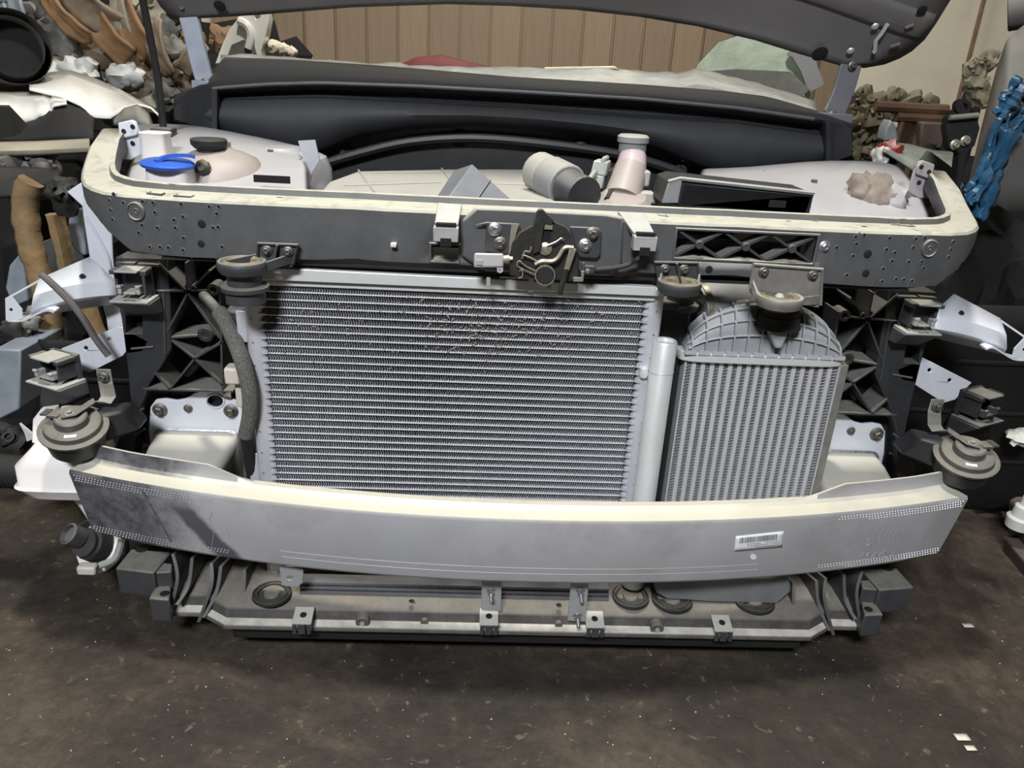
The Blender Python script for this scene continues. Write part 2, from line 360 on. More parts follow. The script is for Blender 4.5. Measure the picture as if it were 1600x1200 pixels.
# ================================================================== condenser with receiver drier
def condenser():
    YC = 1.222
    t = thing('condenser', 'silver air conditioning condenser with fine horizontal tubes and dirt in its fins', 'condenser', (-.14, YC, .17))
    XL = at(417, 600, YC).x; XR = at(991, 640, YC).x; zt = at(700, 452, YC).z; zb = .185; pitch = .01335; n = int((zt-zb)/pitch)
    def mk(b): b.box((0, 0, 0), (1, .0175, .0014))
    for i in range(1, n):
        o = inst('tube', 'ctube', mk, 'tube_bright', ((XL+XR)/2, YC, zt-i*pitch), t, sc=(XR-XL, 1, 1)); o.rotation_euler = (0, 0, 0)
    b = MB(); nf = 300; dx = (XR-XL-.016)/nf; rnd = random.Random(5)
    for i in range(n):
        z1 = zt-i*pitch-.0008; z0 = z1-pitch+.0016; vs = []; x = XL+.008
        for k in range(nf+1):
            z = z1 if k % 2 else z0
            bend = (rnd.random()-.5)*.0007
            vs += [V((x+k*dx+bend, YC-.0085, z)), V((x+k*dx, YC+.004, z))]
        b.add(vs, [(2*k, 2*k+2, 2*k+3, 2*k+1) for k in range(nf)])
    b.build('fin_pack', 'cond_fin', t, kind='stuff', normals=False, ang=10, solid=.0009)
    for nm, x0 in (('left', XL), ('right', XR)):
        sg = -1 if nm == 'left' else 1; c = x0+sg*.011
        b = MB(); b.loft([[V((c+.0165*math.cos(a)*1.0, YC+.003+.012*math.sin(a), z)) for a in [2*math.pi*k/16 for k in range(16)]] for z in (zb-.02, zb, zt+.004, zt+.012)])
        hd = b.build('header_tank', 'cond_metal', t)
        b = MB()
        for k in range(14): b.lathe([(.0022, 0), (.0016, .0012), (0, .0015)], (c+sg*.004, YC-.0085, lerp(zb, zt, (k+.5)/14)), (0, -1, 0), 8, cap=False)
        b.build('rivet_row', 'bolt_bright', hd, kind='stuff')
    # end teeth where tubes enter the tanks
    b = MB()
    for i in range(1, n):
        z = zt-i*pitch
        for x, sg in ((XL+.004, 1), (XR-.004, -1)):
            b.add([V((x-sg*.006, YC-.009, z-.003)), V((x+sg*.010, YC-.009, z)), V((x-sg*.006, YC-.009, z+.003)), V((x-sg*.006, YC+.006, z-.003)), V((x+sg*.01, YC+.006, z)), V((x-sg*.006, YC+.006, z+.003))], [(0,1,2),(5,4,3),(0,3,4,1),(1,4,5,2),(2,5,3,0)])
    b.build('tube_ends', 'cond_metal', t, kind='stuff')
    b = MB(); b.box(((XL+XR)/2, YC-.003, zt+.001), (XR-XL+.02, .02, .0075)); b.build('top_tube', 'drier', t, bevel=.002)
    # upper rail above a thin finned slit
    zr = zt+.0085
    b = MB(); b.prism([V((XL-.010, YC-.022, zr)), V((XL-.008, YC-.022, zr+.018)), V((XL+.012, YC-.022, zr+.021)), V((XR+.004, YC-.022, zr+.0155)), V((XR+.013, YC-.022, zr+.006)), V((XR+.012, YC-.022, zr))], (0, .036, 0))
    b.build('upper_rail', 'drier', t, bevel=.0015)
    b = MB(); b.box((-.02, YC-.023, zr+.011), (.008, .004, .022)); b.box((-.04, YC-.01, zr+.0205), (.06, .02, .003)); b.build('rail_joint', 'cond_metal', t)
    b = MB(); nf = 150; vs = []
    for k in range(nf+1):
        z = zr if k % 2 else zr-.005; x = lerp(XL+.01, XR-.01, k/nf); vs += [V((x, YC-.004, z)), V((x, YC+.01, z))]
    b.add(vs, [(2*k, 2*k+2, 2*k+3, 2*k+1) for k in range(nf)]); b.build('slit_fins', 'plastic_dark', t, kind='stuff', normals=False, ang=10)
    for (x, z) in ((XL-.012, zt+.01), (XR+.014, zt+.012)):
        b = MB(); b.lathe([(0, -.004), (.010, -.004), (.011, .004), (.008, .010), (0, .011)], (x, YC-.004, z), n=12, cap=False); b.build('tank_cap', 'drier', t)
    # side flange tabs on the left tank
    for z0, z1 in ((.705, .650), (.60, .575), (.44, .37)):
        b = MB(); b.box((XL-.036, YC+.008, (z0+z1)/2), (.016, .004, z0-z1)); b.build('mounting_tab', 'cond_metal', t, bevel=.001)
    # receiver drier
    pt = at(1036, 527, 1.215); pb = at(1004, 800, 1.215); cx = (pt.x+at(1006, 760, 1.215).x)/2
    r = .0205
    b = MB(); b.lathe([(0, .2), (r, .2), (r, pt.z-.003), (r-.002, pt.z), (r-.006, pt.z-.001), (r-.007, pt.z-.005), (0, pt.z-.005)], (cx, 1.2, 0), n=28, cap=False)
    d = b.build('receiver_drier', 'drier', t); d['label'] = 'pale aluminium receiver drier cylinder'
    b = MB(); b.lathe([(r+.0004, pt.z-.055), (r+.0004, pt.z-.054)], (cx, 1.2, 0), n=28, cap=False); b.build('seam_line', 'cooler_bar', d, solid=.0006)
    for py in (582, ):
        p = at(1006, py, 1.21); b = MB(); b.lathe([(0, -.008), (.007, -.008), (.009, 0), (.007, .008), (0, .009)], p, n=12, cap=False); b.build('bracket_knob', 'drier', d)
    b = MB(); p = at(1009, 545, 1.22); b.box(p, (.005, .012, .05)); b.build('drier_bracket', 'cond_metal', d)
    # leaves and grit stuck in the upper fins
    b = MB(); rnd = random.Random(11)
    for k in range(330):
        if rnd.random() < .55: px = rnd.gauss(770, 70); py = rnd.gauss(510, 26)
        else: px = rnd.uniform(425, 1000); py = rnd.choice((rnd.uniform(460, 560), rnd.uniform(460, 620)))
        if px < 425 or px > 1000 or py < 458: continue
        p = at(px, py, YC-.0095); s_ = rnd.uniform(.0009, .0028)
        a = rnd.uniform(0, 6.28); u = V((math.cos(a), rnd.uniform(-.3, .3), math.sin(a)))*s_*1.9; w = V((-math.sin(a), -.5, math.cos(a)))*s_
        b.add([p-u, p-w*.5, p+u, p+w*.6, p+V((0, -s_*.8, 0)), p+V((0, s_, 0))], [(0,1,4),(1,2,4),(2,3,4),(3,0,4),(1,0,5),(2,1,5),(3,2,5),(0,3,5)])
    b.build('leaf_debris', 'debris', t, kind='stuff', ang=5)
    return t
condenser()

# ================================================================== radiator behind the condenser
def radiator():
    Y = 1.292
    t = thing('radiator', 'black plastic tanked radiator showing behind the right side of the condenser', 'radiator', (-.1, Y, .17))
    xr0 = at(1006, 640, Y).x; xr1 = at(1056, 640, Y).x; xl0 = at(385, 600, Y).x; xl1 = at(410, 600, Y).x; zt = at(1040, 470, Y).z
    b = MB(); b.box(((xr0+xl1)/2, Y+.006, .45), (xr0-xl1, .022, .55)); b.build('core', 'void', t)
    b = MB(); b.loft([[V((x, y, z)) for x, y in ((xr0, Y-.012), (xr1-.006, Y-.016), (xr1, Y-.006), (xr1, Y+.03), (xr0, Y+.03))] for z in (.19, .3, .5, zt-.03, zt)]); b.build('side_tank', 'plastic_dark', t, bevel=.003)
    b = MB(); b.loft([[V((x, y, z)) for x, y in ((xl0, Y-.004), (xl1, Y-.012), (xl1, Y+.03), (xl0, Y+.03))] for z in (.19, .3, .5, zt-.02)]); b.build('side_tank', 'plastic_dark', t, bevel=.003)
    # boxy connector housing and clip on the left tank
    p = at(372, 512, Y-.012); b = MB(); b.box(p, (.03, .035, .075)); b.build('fan_bracket', 'plastic', t, bevel=.006)
    p = at(395, 548, Y-.02); b = MB(); b.box(p, (.016, .02, .03)); b.build('clip', 'clip_grey', t, bevel=.003)
    # neck under the right mount
    p = at(1062, 472, Y+.005); b = MB(); b.lathe([(.03, -.012), (.034, -.008), (.034, -.002), (.024, 0), (.022, .03), (0, .03)], p, n=20, cap=False); b.build('mount_stub', 'plastic', t)
    p0 = at(1020, 468, Y); p1 = at(1056, 478, Y); b = MB(); b.box((p0+p1)/2, ((p1-p0).x, .05, .012)); b.build('tank_top', 'plastic', t, bevel=.003)
    return t
radiator()

# ================================================================== intercooler
mat('tank_grey', (.26, .265, .275), .45, 0, .1, 30, dust=.55, dcol=(.5, .5, .47))
def intercooler():
    Y = 1.25
    xl = at(1054, 680, Y).x; xr = at(1297, 640, Y).x; zt = at(1190, 566, Y).z; zb = .20
    t = thing('intercooler', 'grey intercooler with vertical bars and a ribbed plastic end tank on top', 'intercooler', ((xl+xr)/2, Y, zb))
    n = 17; pitch = (xr-xl)/(n+.0); bw = pitch*.46
    def mk(b): b.box((0, 0, 0), (1, .05, 1))
    for i in range(n+1):
        x = xl+i*pitch; w = bw if 0 < i < n else bw*.35
        if i == 0: x += w*.4
        o = inst('bar', 'icbar', mk, 'cooler_bar', (x, Y+.025, (zt+zb)/2), t, sc=(w, 1, zt-zb)); o.rotation_euler = (0, 0, 0)
    # serpentine fins between the bars: square-ish waves
    b = MB(); nz = 74; dz = (zt-zb)/nz
    for i in range(n):
        x0 = xl+i*pitch+bw/2-.0005; x1 = xl+(i+1)*pitch-bw/2+.0005; vs = []
        for k in range(nz):
            z = zb+k*dz
            for xx, zz in ((x0, z), (x1, z+dz*.14), (x1, z+dz*.5), (x0, z+dz*.64)): vs += [V((xx, Y+.002, zz)), V((xx, Y+.007, zz))]
        m = len(vs)//2; b.add(vs, [(2*k, 2*k+2, 2*k+3, 2*k+1) for k in range(m-1)])
    b.build('fin_pack', 'fin_grey', t, kind='stuff', normals=False, ang=10, solid=.0009)
    b = MB(); b.box(((xl+xr)/2, Y+.030, (zt+zb)/2), (xr-xl, .004, zt-zb)); b.build('dark_gap_sheet', 'void', t)  # black sheet added inside the core so the gaps between fins look dark
    b = MB(); b.box((xr+.009, Y+.03, (zt+zb)/2), (.014, .06, zt-zb)); b.build('side_plate', 'strap_steel', t, bevel=.001)
    # crimped flange
    fl = at(1063, 560, Y-.01).x; fr = at(1321, 575, Y-.01).x; fx = (fl+fr)/2; fw = (fr-fl)/2; zc = at(1190, 562, Y-.01).z
    def rr(w, d, z, cy, n=28, e=6):
        out = []
        for k in range(n):
            a = 2*math.pi*k/n; c, s_ = math.cos(a), math.sin(a)
            out.append(V((fx+w*math.copysign(abs(c)**(2/e), c), cy+d*math.copysign(abs(s_)**(2/e), s_), z)))
        return out
    cy = Y+.03
    b = MB(); b.loft([rr(fw, .040, zc-.010, cy), rr(fw+.001, .042, zc-.008, cy), rr(fw+.001, .042, zc+.006, cy), rr(fw-.001, .040, zc+.008, cy)]); b.build('crimped_flange', 'drier', t)
    def mk2(b): b.box((0, 0, 0), (.020, .006, .007))
    for k in range(12): inst('crimp_tab', 'crimp', mk2, 'cond_metal', (fx-fw+.016+k*(2*fw-.032)/11, cy-.041, zc+.009), t).rotation_euler = (0, 0, 0)
    # ribbed end tank: wide dome
    H = at(1180, 478, cy).z-zc
    def dome(u, v, off=0):                   # u -1..1 across, v 0..1 from front foot over to the back foot
        a = math.pi*v; h = H*max(0,1-abs(u+.06*(1-abs(u)))**2.8)**.6*(.7+.3*max(0, 1-abs(u)))**.35
        return V((fx+u*(fw-.008), cy-(.037+off)*math.copysign(abs(math.cos(a))**.8, math.cos(a)), zc+.006+(h+off)*max(0,math.sin(a))**.72))
    us = [math.sin(lerp(-1, 1, i/24)*math.pi/2) for i in range(25)]
    b = MB(); b.grid([[dome(u*.995, v/14) for v in range(15)] for u in us]); b.build('end_tank', 'tank_grey', t)
    for i in range(12):
        u = lerp(-.93, .95, i/11)
        b = MB(); ra = [dome(u, v/16, .0065) for v in range(17)]; rb = [dome(u, v/16, -.002) for v in range(17)]; w = V((.0016, 0, 0))
        b.loft([[p-w, p+w, q+w, q-w] for p, q in zip(ra, rb)]); b.build('rib', 'tank_grey', t)
    for v in (.10, .22, .36, .5):
        b = MB(); ra = [dome(lerp(-.97, .97, k/30), v, .0062) for k in range(31)]; rb = [dome(lerp(-.97, .97, k/30), v, -.002) for k in range(31)]; w = V((0, .0008, .0016))
        b.loft([[p-w, p+w, q+w, q-w] for p, q in zip(ra, rb)]); b.build('rib', 'tank_grey', t)
    # neck that goes up into the rubber mount
    p = at(1218, 505, 1.235); b = MB(); b.lathe([(.040, -.016), (.036, -.004), (.036, .004), (.032, .006), (.032, .014), (.026, .016), (.026, .03), (0, .03)], p+V((0, .01, .008)), n=22, cap=False); b.build('mount_neck', 'rubber', t)
    q = [at(1198, 506, 1.222), at(1238, 508, 1.222), at(1222, 545, 1.214), at(1212, 545, 1.214)]; b = MB(); b.hexa(q, [v+V((0, .03, 0)) for v in q]); b.build('neck_web', 'tank_grey', t, bevel=.003)
    # hose elbow and clamp
    c0 = at(1092, 472, 1.30); c1 = at(1128, 462, 1.31); c2 = at(1165, 470, 1.33)
    b = MB(); b.tube(smooth([c0, c1, c2, c2+V((.02, .02, -.03))], 5), .034, 18); b.build('hose_elbow', 'tank_grey', t)
    b = MB(); d = (c1-c0).normalized(); b.lathe([(.0345, -.004), (.037, -.004), (.037, .005), (.0345, .005)], c0+d*.006, d, 24, cap=False); cl = b.build('hose_clamp', 'latch_steel', t)
    p = at(1085, 466, 1.27); b = MB(); b.box(p, (.014, .01, .010)); b.tube([p+V((-.012, 0, 0)), p+V((.012, -.002, .002))], .0026, 8); b.build('clamp_screw', 'bolt', cl)
    return t
intercooler()
# ================================================================== front end carrier (upper beam, side panels, lower tray)
carrier = thing('front_end_carrier', 'black plastic front end carrier framing the condenser with upper beam and lower tray', 'radiator support', (0, 1.25, .12))
YB = 1.19
mat('rivet_rim', (.16, .16, .165), .35, .1, .1, 40)
def upper_beam():
    half = [(0, 1.19, .889, .809), (.30, 1.19, .889, .809), (.50, 1.19, .889, .803), (.60, 1.197, .889, .800), (.645, 1.205, .889, .805), (.685, 1.222, .889, .828),
            (.715, 1.25, .889, .848), (.745, 1.29, .889, .856), (.775, 1.345, .890, .858), (.800, 1.40, .893, .862), (.820, 1.455, .902, .868), (.838, 1.52, .922, .885), (.850, 1.60, .945, .905)]
    wins = [(at(1056, 380, YB).x, at(1272, 392, YB).x, .878, .835), (at(674, 402, YB).x, at(716, 402, YB).x, .838, .8125)]
    xs = sorted({h[0] for h in half} | {w for q in wins for w in q[:2] if w > 0} | {.05*i for i in range(13)} | {.66, .70, .73, .76, .79})
    def st(x):
        a = abs(x); return [interp([(h[0], h[k]) for h in half], a) for k in (1, 2, 3)]
    X = sorted({-a for a in xs} | set(xs) | {w for q in wins for w in q[:2]})
    rings = []
    for i, x in enumerate(X):
        y, zt, zb = st(x)
        x0, x1 = X[max(0, i-1)], X[min(len(X)-1, i+1)]
        tan = V((x1-x0, st(x1)[0]-st(x0)[0], 0)).normalized(); nrm = V((-tan.y, tan.x, 0))     # points into the car
        dep = interp([(0, .066), (.62, .066), (.70, .060), (.76, .052), (.9, .050)], abs(x))
        zs = sorted({zb, .8125, .835, .838, .878, zt-.004}); zs = [min(max(z, zb), zt-.004) for z in (zb, .8125, .835, .838, .878, zt-.004)]
        prof = [(dep*.9, zb+.01), (.004, zb)]+[(.0, z) for z in zs]+[(.003, zt-.001), (.007, zt), (dep-.008, zt+.002), (dep-.006, zt+.011), (dep, zt+.012), (dep+.001, zt-.02)]
        rings.append([V((x, y, 0))+nrm*d+V((0, 0, z)) for d, z in prof])
    def skip(i, j):
        xm = (X[i]+X[i+1])/2
        if wins[0][0] < xm < wins[0][1] and 4 <= j <= 5: return True
        if wins[1][0] < xm < wins[1][1] and 3 <= j <= 4: return True
    b = MB(); b.grid(rings, skip); ub = b.build('upper_beam', 'plastic_beam', carrier, solid=.0035, ang=30)
    # frames round the openings
    for (x0, x1, z1, z0), w in zip(wins, (.004, .0035)):
        o = [V((x0-w, YB-.004, z0-w)), V((x1+w, YB-.004, z0-w)), V((x1+w, YB-.004, z1+w)), V((x0-w, YB-.004, z1+w))]; h = [V((x0, YB-.004, z0)), V((x1, YB-.004, z0)), V((x1, YB-.004, z1)), V((x0, YB-.004, z1))]
        b = MB(); b.prism(o, (0, .04, 0), [h]); b.build('opening_frame', 'plastic_beam', ub, bevel=.0012)
    x0, x1, z1, z0 = wins[0]; w3 = (x1-x0)/3
    for k in range(3):
        for a, c in (((0, z0), (1, z1)), ((0, z1), (1, z0))):
            if k == 0 and a[1] == z1: pass
            p = V((x0+w3*(k+a[0])-.0*w3, YB+.016, a[1])); q = V((x0+w3*(k+c[0]), YB+.016, c[1])); b = MB(); b.bar([p, q], .03, .004, up=V((q-p).cross(V((0, 1, 0))))); b.build('rib', 'plastic', ub)
        p = V((x0+w3*(k+.5), YB-.002, (z0+z1)/2)); b = MB(); b.lathe([(.007, 0), (.007, -.0), (.006, .004), (0, .004)], p, FRONT, 10, cap=False); b.build('boss', 'plastic', ub)
    b = MB(); b.box(((x0+x1)/2, YB+.055, .83), (x1-x0, .003, .05)); b.build('back_wall', 'plastic_dark', ub)
    # embossed discs, rivets, holes
    def fy(x): return st(x)[0]
    def on(px, py, off=.0015):
        d = ray(px, py); t_ = 1.2
        for _ in range(40): p = CAM+d*t_; t_ += (fy(p.x)-off-p.y)/d.y
        p = CAM+d*t_; e = .01; n = V((fy(p.x+e)-fy(p.x-e), -2*e, 0)).normalized(); return p, n
    for px, py in ((213, 330), (1452, 388)):
        p, n = on(px, py); b = MB(); b.lathe([(.0145, -.001), (.0145, .0025), (.0125, .0035), (.0115, .0015), (.005, .0015), (.0045, .0025), (.002, .0025), (.0015, .001), (0, .001)], p, n, 24, cap=False); b.build('embossed_disc', 'plastic_beam', ub)
    riv = [(171, 313), (173, 328), (176, 343), (178, 304), (223, 315), (222, 352), (217, 364), (239, 317), (242, 332), (246, 356), (283, 319), (286, 339), (272, 344), (274, 356), (287, 372), (234, 386), (250, 386), (263, 387), (286, 391), (327, 323), (342, 323), (339, 334), (333, 356), (341, 355), (347, 386), (193, 317),
           (1337, 370), (1338, 381), (1333, 400), (1307, 387), (1323, 430), (1390, 372), (1385, 390), (1398, 395), (1394, 408), (1380, 420), (1378, 440), (1400, 436), (1412, 437), (1425, 439), (1420, 409), (1427, 387), (1431, 373), (1440, 409), (1443, 419), (1489, 378), (1485, 390), (1482, 402), (1445, 372), (1350, 368)]
    for px, py in riv:
        p, n = on(px, py, .0022); inst('rivet', 'rivet', mk_rivet, 'rivet_rim', p, ub, n, .0040)
    for px, py, r in ((315, 350, .0062), (314, 381, .0055), (1356, 397, .0068), (1353, 427, .0062), (1108, 421, .006)):
        p, n = on(px, py, .0028); hole(p, ub, r, n)
    p, n = on(1288, 385); inst('bolt', 'bolt', mk_bolt, 'bolt_bright', p, ub, n, .009)
    # raised seams on the face near both ends
    for xa, xb in (((297, 318), (300, 403)), ((337, 319), (338, 405)), ((1343, 362), (1330, 444)), ((1385, 366), (1362, 447)), ((1433, 372), (1418, 448))):
        b = MB(); b.tube([on(lerp(xa[0], xb[0], k/4), lerp(xa[1], xb[1], k/4), .0008)[0] for k in range(5)], .0012, 5); b.build('seam', 'plastic_beam', ub)
    # top slots, tabs and a faded label
    for px, py, w in ((230, 302, 22), (272, 306, 26), (400, 302, 16), (420, 304, 12), (492, 305, 18), (640, 312, 14), (1030, 337, 14), (1180, 340, 18), (1262, 345, 16), (1372, 349, 34), (1395, 352, 34)):
        p0 = atz(px, py, .8915); p1 = atz(px+w, py+2, .8915); d = (p1-p0)
        b = MB(); b.bar([p0+V((0, .012, 0)), p0, p1, p1+V((0, .012, 0))], .003, .003); b.build('top_tab', 'plastic_beam', ub)
    for px, py, w in ((437, 309, 9), (560, 312, 6), (1232, 346, 8), (1350, 354, 8)):
        b = MB(); b.box(atz(px, py, .8915), (w*.001, .004, .0012)); b.build('slot', 'void', ub)
    b = MB(); b.prism([atz(x, y, .8913) for x, y in ((526, 309), (605, 312), (603, 319), (524, 316))], (0, 0, .0006)); q = b.build('faded_label', 'faded_label', ub); q['label'] = 'faded cream paper label'
    # centre pad that carries the latch
    b = MB(); Yp = YB-.012
    o = [(744, 324), (800, 326), (948, 334), (975, 340), (972, 414), (952, 432), (760, 425), (738, 412), (720, 400), (722, 345)]
    b.prism(ats(o, Yp), (0, .014, 0)); b.build('latch_pad', 'plastic_beam', ub, bevel=.004)
    for x in (766, 792, 812, 920, 937): 
        p = atz(x, 326+(x-740)*.05, .891); b = MB(); b.box(p, (.011, .018, .004)); b.build('pad_step', 'plastic_beam', ub, bevel=.001)
    # two sloping grille clips
    for pts in (((684, 316), (722, 319), (716, 352), (679, 349)), ((966, 330), (1008, 334), (1024, 366), (990, 364))):
        a = ats(pts[:2], 1.20)+ats(pts[2:], 1.165); b = MB(); c = [p+V((0, .01, -.006)) for p in a]; b.hexa(a, c); cl = b.build('grille_clip', 'clip_grey', ub, bevel=.0015)
        q0, q1 = a[3], a[2]; u = (q1-q0)
        b = MB(); b.box((q0+q1)/2+V((.0, -.004, -.013)), (u.length*1.06, .022, .022)); b.build('clip_block', 'clip_grey', cl, bevel=.0015)
        b = MB(); b.box((q0+q1)/2+V((0, -.0095, .0015)), (u.length*.85, .012, .004)); b.build('clip_slot', 'void', cl)
        b = MB(); b.box((q0+q1)/2+V((0, -.016, -.024)), (u.length*.45, .004, .012)); b.build('clip_gap', 'void', cl)
    p, n = on(616, 381, .0); b = MB(); b.box(p+V((0, -.006, 0)), (.009, .014, .006)); b.build('locating_pin', 'drier', ub, bevel=.001)
    # underside ledge, dark with ribs
    b = MB(); b.box((0, 1.235, .795), (1.2, .07, .004)); b.build('under_ledge', 'plastic_dark', ub)
    return ub
mat('faded_label', (.60, .55, .36), .8, 0, .12, 60)
UB = upper_beam()

# ---- radiator mounting brackets with rubber rings
def mount_ring(name, label, c, r, m_ring, plate, bolts, Yb, parent_m='plastic', ribs=True, pin=False):
    t = thing(name, label, 'bracket', c-V((0, 0, .02)))
    c = V(c)
    b = MB(); b.lathe([(r*.62, -.014), (r*.9, -.014), (r, -.008), (r*1.02, .0), (r*.98, .004), (r*.84, .004), (r*.78, .001), (r*.62, .0)], c, n=28, cap=False); b.build('ring', parent_m, t)
    b = MB(); b.lathe([(r*.80, -.012), (r*.80, .003), (r*.70, .006), (r*.60, .003), (r*.56, -.004), (r*.56, -.02)], c, n=24, cap=False); b.build('rubber_grommet', m_ring, t)
    b = MB(); b.lathe([(0, -.010), (r*.56, -.010)], c, n=16, cap=False); b.build('dark_core', 'void', t)
    if pin: b = MB(); b.lathe([(0, -.014), (r*.2, -.014), (r*.2, .002), (r*.12, .006), (0, .006)], c, n=12, cap=False); b.build('locating_pin', 'clip_grey', t)
    a = ats(plate, Yb); b = MB(); b.prism(a, (0, .006, 0)); b.build('back_plate', parent_m, t, bevel=.001)
    # walls joining plate to ring
    for s_, p in ((-1, a[-1]), (1, a[2])):
        e = c+V((s_*r*.95, 0, -.004)); b = MB(); b.hexa([p+V((0, 0, 0)), p+V((0, 0, .016)), e+V((0, 0, .006)), e-V((0, 0, .008))], [p+V((-s_*.004, 0, 0)), p+V((-s_*.004, 0, .016)), e+V((-s_*.004, 0, .006)), e+V((-s_*.004, 0, -.008))]); b.build('side_wall', parent_m, t, bevel=.001)
    b = MB(); b.hexa([a[-1], a[2], c+V((r*.75, r*.66, -.006)), c+V((-r*.75, r*.66, -.006))], [q-V((0, 0, .006)) for q in (a[-1], a[2], c+V((r*.75, r*.66, -.006)), c+V((-r*.75, r*.66, -.006)))]); b.build('shelf', parent_m, t, bevel=.001)
    # rim round the plate
    b = MB(); b.tube([p+V((0, -.003, 0)) for p in (a[-1], a[0], a[1], a[2])], .0028, 6); b.build('rim', parent_m, t)
    if ribs:
        m0 = (a[0]+a[1])/2; m1 = (a[-1]+a[2])/2; b = MB(); b.bar([m0+V((0, -.006, 0)), m1+V((0, -.006, 0))], .012, .003, up=(1, 0, 0)); b.build('rib', parent_m, t)
    for px, py in bolts: bolt(at(px, py, Yb-.001), t, .0085)
    return t
cL = at(378, 411, 1.15); mount_ring('mounting_bracket', 'grey mounting bracket with rubber ring at the left top corner of the condenser', cL, .036, 'rubber_tan', [(404, 380), (466, 382), (458, 412), (402, 412)], [(417, 391), (450, 393)], 1.176)
b = MB(); b.lathe([(.03, -.05), (.03, -.03), (.036, -.03), (.036, -.024), (.026, -.022), (.026, .0), (0, 0)], cL-V((0, -.006, .012)), n=20, cap=False); tag(b.build('rubber_mount', 'plastic'), 'dark round rubber mount under the left bracket ring', 'mount')
cM = at(1061, 443, 1.155); mount_ring('mounting_bracket', 'grey mounting bracket with rubber ring between condenser and intercooler', cM, .034, 'rubber_tan', [(1022, 409), (1089, 410), (1093, 440), (1030, 440)], [(1039, 420), (1069, 421)], 1.18)
cR = at(1218, 465, 1.165); mount_ring('mounting_bracket', 'bent steel bracket with two bolts and tan rubber ring above the intercooler', cR, .037, 'rubber_tan', [(1177, 412), (1284, 420), (1281, 476), (1171, 450)], [(1193, 425), (1270, 430)], 1.182, 'strap_steel', False, True)

# ================================================================== side panels with truss ribs
mat('panel_black', (.022, .023, .026), .45, 0, .25, 18, dust=.3, dcol=(.24, .23, .2), bump=.12, bscale=200)
def side_panel(s):
    mir = s > 0
    def A(px, py, Y): return at(px, py, Y)
    Y0, Y1 = 1.345, 1.40
    col = ats([(180, 402), (262, 404), (266, 470), (268, 545), (250, 575), (234, 598), (216, 640), (212, 690), (200, 745), (160, 745), (205, 640), (200, 580), (190, 500), (184, 470)], Y0)
    sq = ats([(196, 493), (222, 493), (222, 521), (196, 521)], Y0)
    b = MB(mir); b.prism(col, (0, .05, 0), [sq]); sp = b.build('side_panel', 'panel_black', carrier, bevel=.002)
    b = MB(mir); b.prism(ats([(258, 402), (440, 412), (440, 700), (214, 690), (232, 600), (262, 560)], Y1+.03), (0, .01, 0)); b.build('recess_wall', 'black_paint', sp)
    b = MB(mir); b.prism(ats([(230, 603), (400, 606), (400, 690), (212, 690)], Y0+.045), (0, .03, 0)); b.build('lower_web', 'plastic_dark', sp)
    lines = [((257, 403), (303, 450)), ((300, 404), (303, 450)), ((336, 416), (303, 450)), ((266, 447), (345, 447)), ((303, 450), (272, 508)), ((303, 450), (352, 520)), ((278, 519), (345, 514)), ((278, 523), (313, 551)), ((313, 551), (355, 526)),
             ((313, 551), (275, 598)), ((313, 551), (356, 592)), ((252, 572), (275, 598)), ((234, 598), (372, 602)), ((266, 447), (268, 545)), ((352, 440), (356, 600))]
    for a, c in lines:
        p, q = A(*a, Y0+.03), A(*c, Y0+.03); b = MB(mir); b.bar([p, q], .065, .0035, up=(q-p).cross(V((0, 1, 0)))); b.build('rib', 'plastic', sp)
    for px, py, r in ((303, 450, .006), (334, 452, .011)):
        b = MB(mir); b.lathe([(r, -.03), (r, .004), (r*.5, .004), (r*.45, -.01), (0, -.01)], A(px, py, Y0), FRONT, 14, cap=False); b.build('boss', 'plastic', sp)
    b = MB(mir); b.lathe([(0, 0), (.0, 0), (.014, 0), (.0145, .003), (.012, .005), (.006, .005), (.005, .003), (0, .003)], A(322, 522, Y0-.004), FRONT, 20, cap=False); b.build('push_pin', 'rubber', sp)
    # shelf lips at the head of the column
    for pts in (((180, 411), (210, 411)), ((214, 412), (247, 414))):
        p, q = A(*pts[0], Y0-.012), A(*pts[1], Y0-.012); b = MB(mir); b.hexa([p, q, q+V((0, .05, .0)), p+V((0, .05, 0))], [v-V((0, 0, .004)) for v in (p, q, q+V((0, .05, 0)), p+V((0, .05, 0)))]); b.build('shelf_lip', 'plastic', sp)
    for a, c in (((240, 454), (266, 455)), ((205, 545), (240, 542)), ((208, 650), (224, 638)), ((210, 680), (226, 670))):
        b = MB(mir); b.tube([A(*a, Y0-.001), A(*c, Y0-.001)], .0022, 6); b.build('moulding_line', 'plastic', sp)
    return sp
side_panel(-1); side_panel(1)

